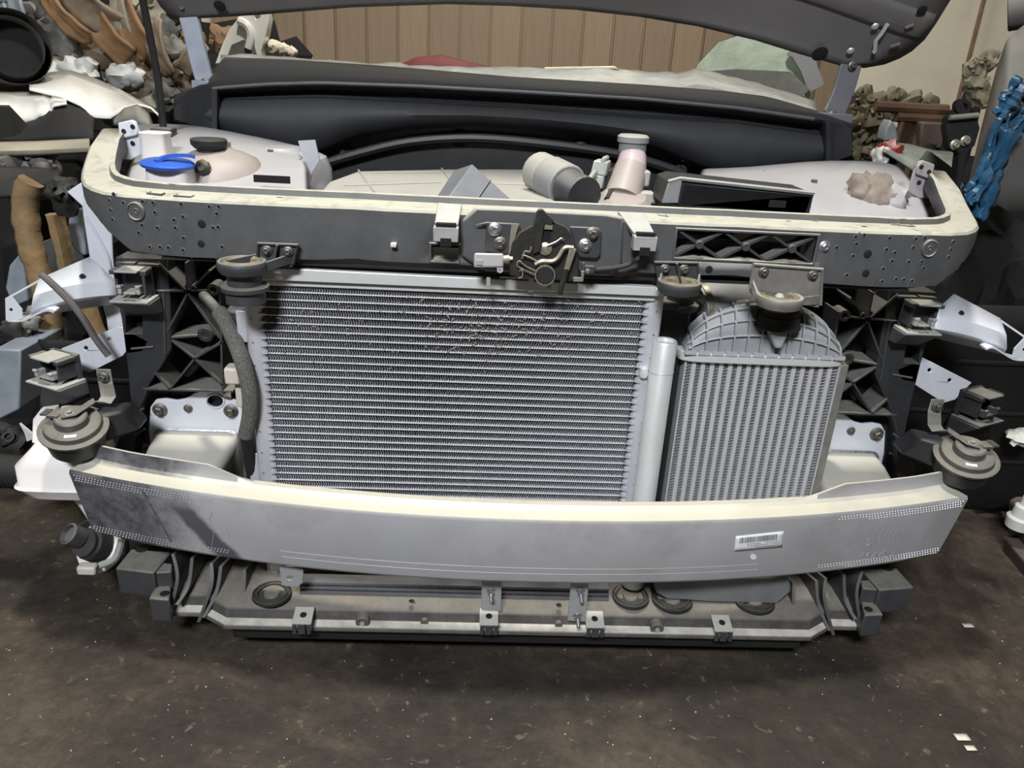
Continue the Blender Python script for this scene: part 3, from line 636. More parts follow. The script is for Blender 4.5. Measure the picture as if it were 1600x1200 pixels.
# headlamp clip blocks
def clip_block(name, label, c, w, h, d, yaw, mir, m='plastic', light='clip_grey'):
    """headlamp clip: sloping foot, dusty shelves and snap fingers"""
    t = thing(name, label, 'clip', V((-c.x if mir else c.x, c.y, c.z))-V((0, 0, h/2)))
    R = Matrix.Rotation(yaw, 3, 'Z')
    def bx(off, size, nm, mm=m, bev=.0012):
        b = MB(mir); b.box(c+R @ V(off), size, R); return b.build(nm, mm, t, bevel=bev)
    bx((0, d*.42, 0), (w*.9, d*.16, h), 'backing')
    b = MB(mir); P = lambda x, y, z: c+R @ V((x*w, y*d, z*h))
    b.hexa([P(-.5, -.5, -.5), P(.55, -.5, -.5), P(.55, .5, -.5), P(-.5, .5, -.5)], [P(-.2, .1, -1.0), P(.6, .0, -.95), P(.6, .5, -1.0), P(-.2, .5, -1.0)]); b.build('foot', m, t, bevel=.002)
    bx((0, -.0*d, -h*.5+.002), (w*1.05, d, .004), 'lower_shelf', light)
    bx((-w*.02, d*.02, h*.46), (w*.62, d*.8, .004), 'upper_shelf', light)
    bx((-w*.42, -d*.05, h*.42), (w*.14, d*.5, h*.14), 'corner_block'); bx((w*.42, 0, h*.42), (w*.16, d*.6, h*.16), 'corner_block')
    bx((w*.40, d*.05, h*.02), (.005, d*.6, h*.6), 'cheek'); bx((-w*.44, d*.2, 0), (.005, d*.4, h*.6), 'cheek')
    for sx in (-1, 1):
        bx((sx*w*.25, -d*.22, -h*.12), (w*.11, d*.3, h*.24), 'snap_finger', light); bx((sx*w*.25, -d*.36, h*.0), (w*.13, d*.1, h*.1), 'snap_tooth', light)
    bx((0, -d*.05, -h*.22), (w*.34, d*.6, .004), 'tongue', light); bx((0, -d*.40, -h*.43), (w*.3, d*.12, h*.06), 'peg')
    return t
cu = at(207, 444, 1.315); clip_block('headlamp_clip', 'grey moulded headlamp clip on the upper left side panel', cu, .062, .056, .05, .0, False); clip_block('headlamp_clip', 'grey moulded headlamp clip on the upper right side panel', cu, .062, .056, .05, .0, True)
cl_ = at(84, 576, 1.30); clip_block('headlamp_clip', 'dark headlamp clip above the left horn', cl_, .075, .05, .06, -.45, False); clip_block('headlamp_clip', 'dark headlamp clip above the right horn', cl_+V((.0, 0, -.008)), .07, .055, .06, -.45, True, 'plastic_dark', 'plastic')
for s, w in ((False, 'left'), (True, 'right')):
    b = MB(s); p = cl_; b.hexa([at(62, 600, 1.28), at(118, 585, 1.30), at(128, 615, 1.33), at(60, 640, 1.32)], [q+V((0, .03, -.02)) for q in (at(62, 600, 1.28), at(118, 585, 1.30), at(128, 615, 1.33), at(60, 640, 1.32))])
    tag(b.build('clip_ramp', 'plastic_dark', bevel=.003), 'black plastic ramp below the lower %s headlamp clip' % w, 'bracket')

# ================================================================== hood latch
def latch():
    t = thing('hood_latch', 'black hood latch with slotted tall plate, bare steel lever and coil spring', 'latch', at(855, 440, 1.15))
    Y = 1.155
    b = MB(); b.prism(ats([(742, 352), (760, 347), (812, 350), (813, 362), (800, 385), (796, 398), (758, 394), (758, 380), (760, 352)], Y+.012), (0, .005, 0)); b.build('mounting_ear', 'plastic', t, bevel=.0015)
    b = MB(); b.prism(ats([(890, 354), (935, 356), (940, 362), (938, 398), (932, 404), (905, 402)], Y+.012), (0, .005, 0)); b.build('mounting_ear', 'plastic', t, bevel=.0015)
    o = [(797, 398), (800, 380), (812, 363), (832, 352), (838, 332), (843, 327), (850, 329), (868, 347), (884, 354), (894, 368), (903, 390), (905, 430), (898, 440), (812, 434), (796, 430)]
    b = MB(); b.prism(ats(o, Y), (0, .006, 0)); b.build('base_plate', 'latch', t, bevel=.0015)
    o = [(832, 398), (838, 332), (842, 327), (848, 327), (866, 345), (862, 352), (852, 350), (848, 365), (846, 392)]
    b = MB(); b.prism(ats(o, Y-.008), (0, .007, 0)); b.build('guide_plate', 'latch', t, bevel=.0012)
    b = MB(); b.prism(ats([(850, 352), (862, 352), (858, 390), (848, 392)], Y-.0005), (0, -.001, 0)); b.build('striker_slot', 'void', t)
    b = MB(); b.box(at(857, 354, Y-.004), (.012, .004, .008)); b.build('slot_gleam', 'latch_steel', t)
    p = at(852, 388, Y); b = MB(); b.lathe([(.010, 0), (.010, .004), (.005, .006), (.004, .010), (0, .010)], p, FRONT, 16, cap=False); b.build('pivot_pin', 'latch_steel', t)
    # release lever: bent steel strip ending in a dipped black tip
    path = [(836, 413), (846, 408), (862, 408), (872, 402), (880, 389), (886, 386), (896, 387)]
    b = MB(); b.tube([q for q in smooth(ats(path, Y-.014), 4)], .0032, 8); b.build('lever_edge', 'latch_steel', t)
    b = MB(); b.hexa(ats([(890, 387), (901, 389), (889, 424), (880, 424)], Y-.016), ats([(890, 387), (901, 389), (889, 424), (880, 424)], Y-.008)); b.build('release_lever', 'latch_steel', t, bevel=.0015)
    tip = [(884, 420), (882, 432), (877, 448), (875, 460)]; b = MB(); b.tube(smooth(ats(tip, Y-.018), 4), [.0045]*11+[.0045, .003], 10); b.build('lever_tip', 'rubber', t)
    # spring, cap and small hooks
    b = MB(); c = at(851, 428, Y-.002); b.lathe([(.0, .012), (.0125, .012), (.0135, .009), (.0135, 0)], c, FRONT, 20, cap=False); b.build('spring_cap', 'rubber', t)
    b = MB(); pts = []
    for k in range(60): a = k*.55; pts.append(c+V((.0150*math.cos(a), -.001-.00018*k, .0150*math.sin(a))))
    b.tube(pts, .0011, 5); sp = b.build('coil_spring', 'latch_steel', t)
    for path in ([(838, 424), (822, 416), (812, 408), (808, 412), (812, 418), (838, 430)], [(816, 398), (828, 402), (842, 410), (852, 418)], [(853, 384), (868, 378), (877, 372), (880, 375)], [(830, 385), (828, 393), (820, 393), (816, 404)], [(812, 424), (816, 420), (816, 432), (810, 434)]):
        b = MB(); b.tube(smooth(ats(path, Y-.010), 4), .0012, 5); b.build('spring_wire', 'latch_steel', t)
    b = MB(); b.prism(ats([(799, 352), (810, 353), (801, 384), (795, 400), (796, 378)], Y+.006), (0, .004, 0)); b.build('dusty_gusset', 'latch_steel', t)
    for px, py, m in ((773, 358, 'bolt_bright'), (781, 380, 'bolt'), (926, 365, 'bolt'), (914, 383, 'bolt_bright')): bolt(at(px, py, Y+.011), t, .0105, m)
    # cable and its sheath to the right
    b = MB(); b.tube(smooth(ats([(905, 421), (935, 421), (965, 418), (985, 412), (1000, 402)], Y+.01)+[at(1010, 398, 1.25)], 5), .0038, 8); b.build('cable_sheath', 'rubber', t)
    b = MB(); b.box(at(918, 420, Y+.008), (.02, .012, .012)); b.tube(ats([(912, 410), (910, 436)], Y+.002), .0025, 6); b.build('cable_anchor', 'plastic', t, bevel=.002)
    b = MB(); b.lathe([(.004, 0), (.004, .003), (0, .004)], at(918, 423, Y), FRONT, 10, cap=False); b.build('rivet', 'bolt_bright', t)
    # bottom feet
    for px in (763, 858): b = MB(); b.box(at(px, 440 if px < 800 else 444, Y+.01), (.006, .006, .012)); b.build('foot', 'clip_grey', t)
    b = MB(); b.prism(ats([(896, 434), (908, 434), (908, 424), (913, 424), (911, 440), (896, 440)], Y-.004), (0, .004, 0)); b.build('lower_hook', 'strap_steel', t)
    return t
latch()
t = thing('hood_switch', 'small pale grey hood switch beside the latch', 'switch', at(765, 420, 1.15))
b = MB(); b.hexa(ats([(741, 395), (787, 396), (787, 418), (740, 418)], 1.143), ats([(741, 395), (787, 396), (787, 418), (740, 418)], 1.163)); b.build('body', 'grey_connector', t, bevel=.003)
b = MB(); b.prism(ats([(776, 416), (786, 416), (786, 424), (782, 427), (777, 425)], 1.146), (0, .004, 0), [ats(circ(781, 422, 1.4, n=8), 1.146)]); b.build('mounting_tab', 'grey_connector', t)
b = MB(); b.tube(ats([(786, 405), (796, 404)], 1.152), .006, 10); b.tube(ats([(796, 404), (801, 404)], 1.152), .0035, 8); b.build('plunger', 'latch_steel', t)
b = MB(); b.box(at(749, 410, 1.143), (.010, .004, .007)); b.build('plug', 'clip_grey', t)

# ================================================================== crash boxes behind the beam
def crash_box(s, label):
    mir = s > 0; Yp = 1.372
    base = at(300, 700, 1.3); t = thing('crash_box', label, 'crash box', V((-base.x if mir else base.x, 1.28, .31)))
    o = [(232, 672), (235, 636), (243, 625), (258, 623), (276, 626), (290, 623), (304, 614), (318, 609), (338, 609), (350, 614), (358, 622), (372, 626), (378, 640), (385, 750), (240, 750)]
    hs = [circ(336, 627, 13, 10, 16)]
    b = MB(mir); b.prism(ats(o, Yp), (0, .008, 0), [ats(h, Yp) for h in hs]); b.build('flange_plate', 'body_white_clean', t, bevel=.0015)
    b = MB(mir); b.tube([at(x, y, Yp-.001) for x, y in circ(336, 627, 14, 11, 20)]+[at(350, 627, Yp-.001)], .002, 6); b.build('hole_rim', 'body_white_clean', t)
    for px, py in ((250, 640), (361, 642)): 
        p = at(px, py, Yp-.001); p.x = -p.x if mir else p.x; bolt(p, t, .014)
    p = at(294, 638, Yp-.001); p.x = -p.x if mir else p.x; bolt(p, t, .0085, 'bolt')
    # box body: rounded section lofted from plate to beam
    r0 = at(240, 668, Yp); r1 = at(374, 664, Yp); f0 = at(201, 713, 1.20); f1 = at(328, 737, 1.19)
    def sec(xa, xb, ya, yb, zt_, zb_, r=.016):
        out = []
        for (cx, cz, a0) in ((xb-r, zt_-r, 0), (xa+r, zt_-r, 90), (xa+r, zb_+r, 180), (xb-r, zb_+r, 270)):
            for k in range(5):
                a = math.radians(a0+k*22.5); x = cx+r*math.cos(a); out.append(V((x, lerp(ya, yb, (x-xa)/(xb-xa)), cz+r*math.sin(a))))
        return out
    b = MB(mir); b.loft([sec(r0.x+.004, r1.x-.004, Yp, Yp, r0.z-.004, .315), sec(lerp(r0.x, f0.x, .3), lerp(r1.x, f1.x, .3)+.004, 1.32, 1.31, r0.z-.005, .315), sec(lerp(r0.x, f0.x, .8), lerp(r1.x, f1.x, .75), 1.23, 1.205, r0.z-.012, .315), sec(f0.x, f1.x, 1.19, 1.17, .427, .315)]); b.build('box_body', 'box_metal', t, ang=25)
    b = MB(mir); ring = sec(r0.x+.003, r1.x-.003, Yp-.002, Yp-.002, r0.z-.003, .315); b.tube(ring[1:11], .0042, 6); b.tube(ring[15:]+ring[:2], .0042, 6); b.build('weld_bead', 'weld', t)
    return t
crash_box(-1, 'silver crash box with welded flange plate left of the condenser'); crash_box(1, 'silver crash box with welded flange plate right of the intercooler')

# ================================================================== horns
def horn(s, label):
    mir = s > 0; c = at(115, 668, 1.20); ax = V((.10, -.30, .95)).normalized()
    t = thing('horn', label, 'horn', V((-c.x if mir else c.x, c.y, c.z-.05)))
    b = MB(mir); b.lathe([(0, -.046), (.034, -.046), (.044, -.040), (.049, -.006), (.049, 0)], c, ax, 30, cap=False); b.build('body', 'plastic_dark', t)
    b = MB(mir); b.lathe([(.049, -.004), (.0545, -.003), (.055, .001), (.050, .003), (.046, .003), (.044, .011), (.041, .013), (.027, .014), (.0255, .026), (.023, .028), (0, .028)], c, ax, 30, cap=False); b.build('disc_cover', 'horn_top', t)
    u, w, d = frame(ax)
    b = MB(mir); b.hexa([c+V((.02, .02, .012)), c+V((.065, .04, .014)), c+V((.085, .06, -.03)), c+V((.03, .01, -.04))], [c+V((.02, .06, .016)), c+V((.065, .08, .018)), c+V((.085, .1, -.025)), c+V((.03, .06, -.035))]); b.build('trumpet', 'plastic_dark', t, bevel=.006)
    top = c+ax*.030
    e1 = at(148, 627, 1.235); e2 = at(160, 632, 1.24); e3 = at(163, 590, 1.30)
    b = MB(mir); b.bar([top+V((-.012, -.004, -.002)), top, top+(e1-top)*.55, e1, e2, lerp(e2, e3, .4)+V((.004, -.01, 0)), e3], .022, .0035, up=(0, -.3, .95)); 
    b = MB(mir); pts = [top+V((-.014, -.004, -.003)), top+V((.008, .002, .001)), e1]; w_ = V((.006, -.009, 0)); 
    b.loft([[p-w_, p+w_, p+w_+V((0, 0, .003)), p-w_+V((0, 0, .003))] for p in pts]); b.build('strap', 'horn_top', t, bevel=.001)
    pts = [e1, e1+V((.012, .004, -.006)), e1+V((.018, .012, .004)), e3+V((0, 0, -.01)), e3+V((0, 0, .016))]; w_ = V((.013, 0, 0))
    b = MB(mir); b.loft([[p-w_, p+w_, p+w_+V((0, .003, 0)), p-w_+V((0, .003, 0))] for p in pts]); b.build('bracket', 'strap_steel', t, bevel=.001)
    p = e3+V((0, -.003, .002)); p.x = -p.x if mir else p.x; bolt(p, t, .010, 'bolt')
    p = top+ax*.002; p.x = -p.x if mir else p.x; bolt(p, t, .0075, 'strap_steel', (-ax.x if mir else ax.x, ax.y, ax.z))
    k0 = top+V((-.02, .002, -.004))
    b = MB(mir); b.hexa([k0+V((-.016, -.01, 0)), k0+V((.004, -.012, 0)), k0+V((.004, .012, 0)), k0+V((-.016, .014, 0))], [k0+V((-.016, -.01, .005)), k0+V((.004, -.012, .005)), k0+V((.004, .012, .005)), k0+V((-.016, .014, .005))]); cn = b.build('terminal_block', 'horn_top', t, bevel=.001)
    for k in range(4): b = MB(mir); b.box(k0+V((-.020, -.007+k*.006, .005)), (.012, .0025, .004)); b.build('terminal', 'horn_top', cn)
    q = c+ax*.0128+w*-.034; b = MB(mir); rr = [q+u*a+w*g for a, g in ((-.009, -.004), (.009, -.004), (.009, .004), (-.009, .004))]
    b.prism(rr, ax*.0008); b.build('paper_label', 'sticker', t)
    return t
horn(-1, 'dusty black disc horn on a steel strap above the left end of the bumper beam'); horn(1, 'dusty black disc horn on a steel strap behind the right end of the bumper beam')

# ================================================================== lower tray
def tray():
    def prof(x):
        a = abs(x); k = min(1, max(0, (a-.535)/.05)); back = .032*k
        return [(1.33, .195), (1.20+back*.3, .195), (1.165+back*.6, .190), (1.140+back, .181), (1.134+back, .176), (1.131+back, .156), (1.118+back, .151), (1.116+back, .143), (1.13+back, .134), (1.33, .130)]
    xs = [-.648, -.62, -.59, -.585, -.57, -.555, -.535, -.45, -.4, -.2, 0, .2, .4, .45, .535, .555, .57, .585, .59, .62, .648]
    b = MB(); b.loft([[V((x, y, z)) for y, z in prof(x)] for x in xs]); tr = b.build('lower_tray', 'tray_plastic', carrier, ang=25, bevel=.002)
    # dusty ledge strip along the lip
    b = MB()
    xs2 = [x for x in xs if abs(x) <= .70]
    b.loft([[V((x, prof(x)[5][0]-.0005, .1575)), V((x, prof(x)[6][0]+.0005, .1525)), V((x, prof(x)[6][0]+.0005, .1505)), V((x, prof(x)[5][0]-.0005, .1505))] for x in xs2]); b.build('lip_ledge', 'tray_ledge', tr)
    b = MB(); b.box((0, 1.15, .122), (1.06, .03, .030)); b.build('lower_seal', 'black_paint', tr, bevel=.004)
    # curved stiffening fins at both ends
    for s in (-1, 1):
        for px_t, py_t, px_m, py_m, px_b, py_b in ((270, 866, 277, 905, 263, 962), (300, 872, 294, 915, 276, 945), (330, 880, 330, 915, 310, 972), (345, 885, 338, 925, 318, 965), (382, 890, 380, 930, 372, 980)):
            mir = s > 0; T = at(px_t, py_t, 1.18); Md = at(px_m, py_m, 1.16); B = at(px_b, py_b, 1.138)
            pts = smooth([T, Md, B], 5); b = MB(mir); rings = []
            for p in pts: rings.append([p+V((-.003, 0, 0)), p+V((.003, 0, 0)), V((p.x+.003, p.y+.10, p.z-.03)), V((p.x-.003, p.y+.10, p.z-.03))])
            b.loft(rings); b.build('fin', 'plastic', tr)
        # stepped outer blocks
        b = MB(s > 0); q = [atz(*p, .20) for p in ((232, 935), (243, 915), (268, 914), (264, 937))]; b.prism(q, (0, 0, -.05)); bl = b.build('outer_block', 'plastic', tr, bevel=.003)
        p = atz(257, 927, .2015); p.x = -p.x if s > 0 else p.x; hole(p, bl, .008, (0, 0, 1))
        b = MB(s > 0); q = [atz(*p, .235) for p in ((180, 888), (205, 857), (268, 862), (240, 895))]; b.prism(q, (0, 0, -.055)); bl = b.build('outer_block', 'plastic', tr, bevel=.003)
        p = atz(222, 857, .2365); p.x = -p.x if s > 0 else p.x; hole(p, bl, .012, (0, 0, 1))
        b = MB(s > 0); q = [atz(*p, .23) for p in ((238, 895), (250, 878), (270, 880), (268, 893))]; b.prism(q, (0, 0, -.06)); b.build('outer_block', 'plastic', tr, bevel=.003)
    # rubber mount cups
    for px, py, r in ((425, 936, .030), (985, 940, .030), (1050, 944, .033), (1178, 946, .033)):
        c = atz(px, py-8, .1915); b = MB(); b.lathe([(r*1.18, -.002), (r*1.15, .003), (r*1.08, .004), (r*1.04, .001), (r*.96, .001), (r*.93, .003), (r*.84, .003), (r*.80, -.001), (0, -.001)], c, n=28, cap=False); cu = b.build('mount_cup', 'rubber', tr)
        b = MB(); b.lathe([(r*.5, 0), (r*.45, .003), (0, .003)], c, n=14, cap=False); b.build('cup_centre', 'tray_plastic', cu)
    # spring clips along the lip
    for px, py in ((474, 962), (764, 964), (929, 968), (1128, 974)):
        c = atz(px, py, .178); b = MB(); b.box(c+V((0, 0, 0)), (.034, .036, .003), Matrix.Rotation(.28, 3, 'X')); cp = b.build('spring_clip', 'clip_grey', tr, bevel=.001)
        hole(c+V((0, 0, .002)), cp, .006, (0, -.26, .96))
        for sx in (-1, 0, 1): b = MB(); b.box(c+V((sx*.0125, -.018, -.014)), (.006 if sx else .012, .004, .02)); b.build('clip_leg', 'plastic', cp)
    for px, py in ((566, 974), (1027, 984)):
        c = at(px, py, 1.120); b = MB(); b.tube([c, c+V((0, .03, .004))], .0125, 18); bs = b.build('round_boss', 'tray_plastic', tr, bevel=.0015); b = MB(); b.lathe([(.0045, 0), (.0045, .0015), (0, .0015)], c+V((0, -.0005, 0)), FRONT, 12, cap=False); b.build('boss_centre', 'clip_grey', bs)
    for px, py in ((663, 974), (873, 978)): c = at(px, py, 1.126); b = MB(); b.tube([c, c+V((0, .02, .003))], .007, 14); b.build('small_boss', 'tray_plastic', tr)
    for px, py in ((643, 939), (873, 945)): hole(atz(px, py, .1965), tr, .005, (0, 0, 1))
    # radiator bottom bar seen under the beam
    return tr
tray()
mat('clip_plate', (.40, .40, .41), .45, .4, .1, 30, dust=.4, dcol=DUST)
def hang_plate(label, pts, Y, studs):
    t = thing('stud_bracket', label, 'bracket', at(*pts[3], Y)); b = MB(); b.prism(ats(pts, Y), (0, .004, 0)); b.build('plate', 'clip_plate', t, bevel=.001)
    for px, py in studs: inst('stud', 'stud', mk_stud, 'bolt_bright', at(px, py, Y), t, (.05, -.85, -.55), .0085)
mat('duct_grey', (.14, .145, .15), .5, 0, .12, 20, dust=.3, dcol=DUST)
hang_plate('flat steel bracket with one stud hanging below the middle of the beam', [(753, 900), (784, 900), (783, 955), (752, 953)], 1.12, [(767, 922)])
hang_plate('flat steel bracket with two studs hanging below the beam, right of centre', [(893, 900), (921, 900), (915, 972), (887, 970)], 1.115, [(907, 923), (902, 961)])
t = thing('keyhole_tab', 'pale steel tab with a keyhole under the left of the beam', 'bracket', at(455, 915, 1.12))
b = MB(); b.prism(ats([(436, 885), (474, 890), (473, 911), (463, 918), (440, 915)], 1.12), (0, .003, 0), [ats(circ(453, 903, 5, 3.2, 12), 1.12)]); b.build('plate', 'clip_plate', t, bevel=.001)
# cross tubes and ducts seen under the beam
mat('cooler_shaded', (.16, .16, .17), .5, .3, .15, 30)  # shadow under the beam put into the tube colour
t = thing('lower_cooler', 'thin horizontal finned cooler showing under the bumper beam', 'cooler', (-.1, 1.2, .2))
for k, py in enumerate((908, 915, 922, 929)):
    p0 = at(470, py-3, 1.17); p1 = at(950, py+10, 1.17); b = MB(); b.box((p0+p1)/2, (p1.x-p0.x, .02, .005)); b.build('tube', 'cooler_shaded', t)
    vs = []
    for j in range(181):
        x = lerp(p0.x, p1.x, j/180); z = p0.z-.0035-(0 if j % 2 else .006); vs += [V((x, 1.162, z)), V((x, 1.178, z))]
    b = MB(); b.add(vs, [(2*j, 2*j+2, 2*j+3, 2*j+1) for j in range(180)]); b.build('fin_strip', 'cond_fin', t, kind='stuff', normals=False)
t = thing('air_duct', 'grey plastic duct bulge under the right of the bumper beam', 'duct', at(1130, 940, 1.16))
b = MB(); a = [at(*p, 1.16) for p in ((1020, 900), (1232, 900), (1238, 925), (1215, 946), (1110, 943), (1040, 938), (1024, 928))]; b.prism(a, (0, .06, .02)); b.build('duct_shell', 'duct_grey', t, bevel=.006)
# ================================================================== body side: fender brackets
def px_bar(mir, pts, Y, name, m, parent, w, t, up): b = MB(mir); b.bar(ats(pts, Y), w, t, up); return b.build(name, m, parent)
def fender_bracket(mir, label):
    c = at(110, 470, 1.36); t = thing('fender_bracket', label, 'bracket', V((-c.x if mir else c.x, 1.38, c.z-.1)))
    # upper arm: bent channel reaching outwards
    A0 = [at(139, 402, 1.42), at(184, 448, 1.42), at(66, 487, 1.345), at(8, 466, 1.345)]
    b = MB(mir); top = [at(140, 402, 1.43), at(180, 440, 1.40), at(184, 460, 1.395), at(178, 474, 1.41)]; end = [at(62, 436, 1.37), at(52, 462, 1.335), at(48, 484, 1.335), at(50, 494, 1.35)]
    rows = []
    for k in range(9):
        u = k/8; rows.append([lerp(p, q, u)+V((0, 0, .006*math.sin(u*math.pi) if i in (1, 2) else 0)) for i, (p, q) in enumerate(zip(top, end))])
    b.grid(rows); up = b.build('upper_arm', 'body_white_clean', t, solid=.003, ang=25)
    lo = [at(62, 436, 1.37), at(8, 466, 1.345), at(9, 500, 1.34), at(14, 503, 1.338), at(36, 502, 1.336), at(70, 487, 1.333), at(84, 490, 1.333)]
    b = MB(mir); b.loft([[p, p+V((0, .003, 0)), p+V((0, .003, -.004)), p+V((0, 0, -.004))] for p in [lo[0], lo[1]]]); b.build('rim', 'body_white_clean', t)
    b = MB(mir); b.prism(ats([(8, 466), (18, 464), (34, 484), (35, 498), (14, 503), (9, 500)], 1.338), (0, .003, 0), [ats(circ(17, 484, 3, 3, 8), 1.338)]); b.build('end_plate', 'body_white_clean', t)
    b = MB(mir); b.loft([[p, p+V((0, .022, .002)), p+V((0, .022, .005)), p+V((0, 0, .003))] for p in smooth([lo[3], lo[4], lo[5], lo[6]], 4)]); b.build('hooked_lip', 'body_white_clean', t)
    for px, py in ((128, 431), (92, 444)): p = at(px, py, 1.383); p.x = -p.x if mir else p.x; hole(p, t, .005, (0, -.6, .8))
    # lower arm
    o = [(95, 545), (186, 510), (194, 512), (198, 548), (192, 556), (140, 582), (120, 575)]
    b = MB(mir); b.prism(ats(o, 1.385), (0, .004, 0), [ats(circ(134, 544, 3.4, n=10), 1.385), ats(circ(171, 530, 3.4, n=10), 1.385)]); b.build('lower_arm', 'body_white_clean', t, bevel=.001)
    if not mir:
        b = MB(); o = [(104, 300), (150, 270), (166, 300), (174, 350), (176, 400), (180, 445), (186, 478), (194, 515), (196, 545), (172, 545), (166, 500), (150, 440), (140, 405), (130, 340), (128, 322)]
        b.prism(ats(o, 1.44), (0, .004, 0)); b.build('pillar_panel', 'body_white_clean', t, bevel=.002)
        b = MB(); b.tube(smooth(ats([(133, 338), (150, 365), (168, 400), (172, 420)], 1.437), 4), .003, 6); b.build('pressed_ridge', 'body_white_clean', t)
    return t
fender_bracket(False, 'pale grey sheet metal fender bracket sticking out at the left of the carrier')
fender_bracket(True, 'pale grey sheet metal fender bracket sticking out at the right of the carrier')
b = MB(); b.tube(smooth(ats([(64, 428), (80, 442), (108, 470), (130, 498), (150, 530), (170, 556)], 1.325), 5), .006, 8)
mat('strap_dark', (.10, .09, .085), .55, .1, .2, 30)
tag(b.build('trim_strip', 'strap_dark'), 'thin dark rubber strip lying across the left fender bracket', 'strip')

# foam sleeved hose on the left of the condenser
t = thing('foam_hose', 'speckled grey foam covered hose curving down left of the condenser', 'hose', at(400, 650, 1.27))
b = MB(); b.tube(smooth([at(343, 488, 1.27), at(354, 505, 1.25), at(370, 540, 1.22), at(382, 575, 1.20), at(390, 610, 1.195), at(391, 645, 1.20), at(384, 680, 1.21)], 6), .0135, 14); b.build('foam_sleeve', 'foam_hose', t)
b = MB(); b.tube(smooth([at(318, 462, 1.32), at(330, 474, 1.29), at(344, 490, 1.27)], 5), .009, 12); b.build('hose_end', 'plastic', t)
b = MB(); b.tube(smooth([at(384, 680, 1.21), at(390, 720, 1.23), at(400, 760, 1.25)], 5), .011, 12); b.build('hose_tail', 'rubber', t)
t = thing('sensor_plug', 'cream plastic connector plugged beside the foam hose', 'connector', at(372, 610, 1.285))
b = MB(); b.hexa(ats([(358, 584), (368, 576), (378, 578), (378, 634), (370, 632)], 1.275)[:4], ats([(358, 584), (368, 576), (378, 578), (378, 634)], 1.30))
mat('cream_plug', (.50, .46, .39), .55, 0, .08, 20)
b = MB(); p = at(366, 584, 1.22); b.box(p, (.026, .03, .03)); b.build('body', 'cream_plug', t, bevel=.004)
b = MB(); p = at(376, 606, 1.23); b.box(p, (.014, .02, .065)); b.build('clip_plate', 'cream_plug', t, bevel=.002)
for py in (588, 618): b = MB(); p = at(362, py, 1.22); b.lathe([(.008, 0), (.007, .006), (.004, .012), (0, .012)], p, (-1, -.2, -.1), 10, cap=False); b.build('nozzle', 'bolt', t)

# ================================================================== washer bottle and parts low on the left
t = thing('washer_bottle', 'white translucent washer bottle under the left horn', 'reservoir', at(90, 780, 1.3))
def rrect(cx, cy, wx, wy, z, r=.35, n=24):
    out = []
    for k in range(n):
        a = 2*math.pi*k/n; c, s_ = math.cos(a), math.sin(a); e = 5
        out.append(V((cx+wx*math.copysign(abs(c)**(2/e), c), cy+wy*math.copysign(abs(s_)**(2/e), s_), z)))
    return out
p = at(98, 735, 1.27)
b = MB(); b.loft([rrect(p.x+.012, 1.28, .060, .055, .335), rrect(p.x+.010, 1.28, .068, .06, .345), rrect(p.x+.005, 1.28, .076, .068, .358), rrect(p.x+.005, 1.28, .070, .063, .364), rrect(p.x+.006, 1.28, .070, .063, .398), rrect(p.x+.018, 1.285, .056, .055, .425), rrect(p.x+.022, 1.30, .045, .045, .448), rrect(p.x+.005, 1.315, .032, .03, .468)]); b.build('bottle_body', 'tank_white', t, ang=50)
b = MB(); b.loft([rrect(p.x-.035, 1.30, .020, .02, .42), rrect(p.x-.034, 1.31, .018, .018, .46), rrect(p.x-.030, 1.32, .012, .012, .475)]); b.build('filler_neck', 'tank_white', t, ang=50)
b = MB(); b.loft([rrect(p.x+.06, 1.285, .022, .02, .24), rrect(p.x+.05, 1.285, .03, .03, .30), rrect(p.x+.04, 1.285, .04, .035, .338)]); b.build('pump_sump', 'tank_white', t, ang=50)
c = at(145, 850, 1.24)
t = thing('lamp_socket', 'black and white bulb socket hanging under the left end of the beam', 'lamp socket', c-V((0, 0, .05)))
b = MB(); b.lathe([(.044, -.01), (.048, 0), (.046, .006), (.03, .01), (0, .01)], c+V((0, .02, -.022)), (-.25, -.75, .55), 22, cap=False); b.build('reflector_back', 'tank_white', t)
b = MB(); b.lathe([(.034, 0), (.030, .024), (.026, .028), (.026, .036), (0, .036)], c+V((.002, .012, -.010)), (-.28, -.7, .6), 18, cap=False); b.build('socket_body', 'rubber', t)
b = MB(); b.lathe([(.020, .03), (.021, .056), (.017, .058), (.015, .05), (0, .05)], c+V((-.004, .010, -.006)), (-.45, -.5, .7), 14, cap=False); b.build('plug_collar', 'plastic', t)
b = MB(); b.box(c+V((.0, -.03, -.034)), (.034, .02, .018)); b.build('white_clip', 'cream_plug', t, bevel=.004)
b = MB(); b.tube(smooth([c+V((.02, -.025, -.03)), c+V((.045, -.015, -.02)), c+V((.055, 0, .01))], 4), .007, 8); b.build('grey_arm', 'plastic_grey', t)
b = MB(); b.tube([c+V((-.046+.0*k, .02, -.02)) if False else c+V((.052*math.cos(a), .022+.012*math.sin(a), -.018+.050*math.sin(a))) for a in [math.pi*2*k/22 for k in range(23)]], .004, 6); b.build('rubber_rim', 'rubber', t)
c = at(8, 738, 1.35); b = MB(); prof = []
for k in range(26): prof.append((.034 if k % 2 else .027, k*.0055))
b.lathe(prof, c+V((.055, 0, 0)), (-1, .1, 0), 20); tag(b.build('bellows_hose', 'rubber'), 'dusty ribbed rubber bellows at the far left beside the washer bottle', 'hose')

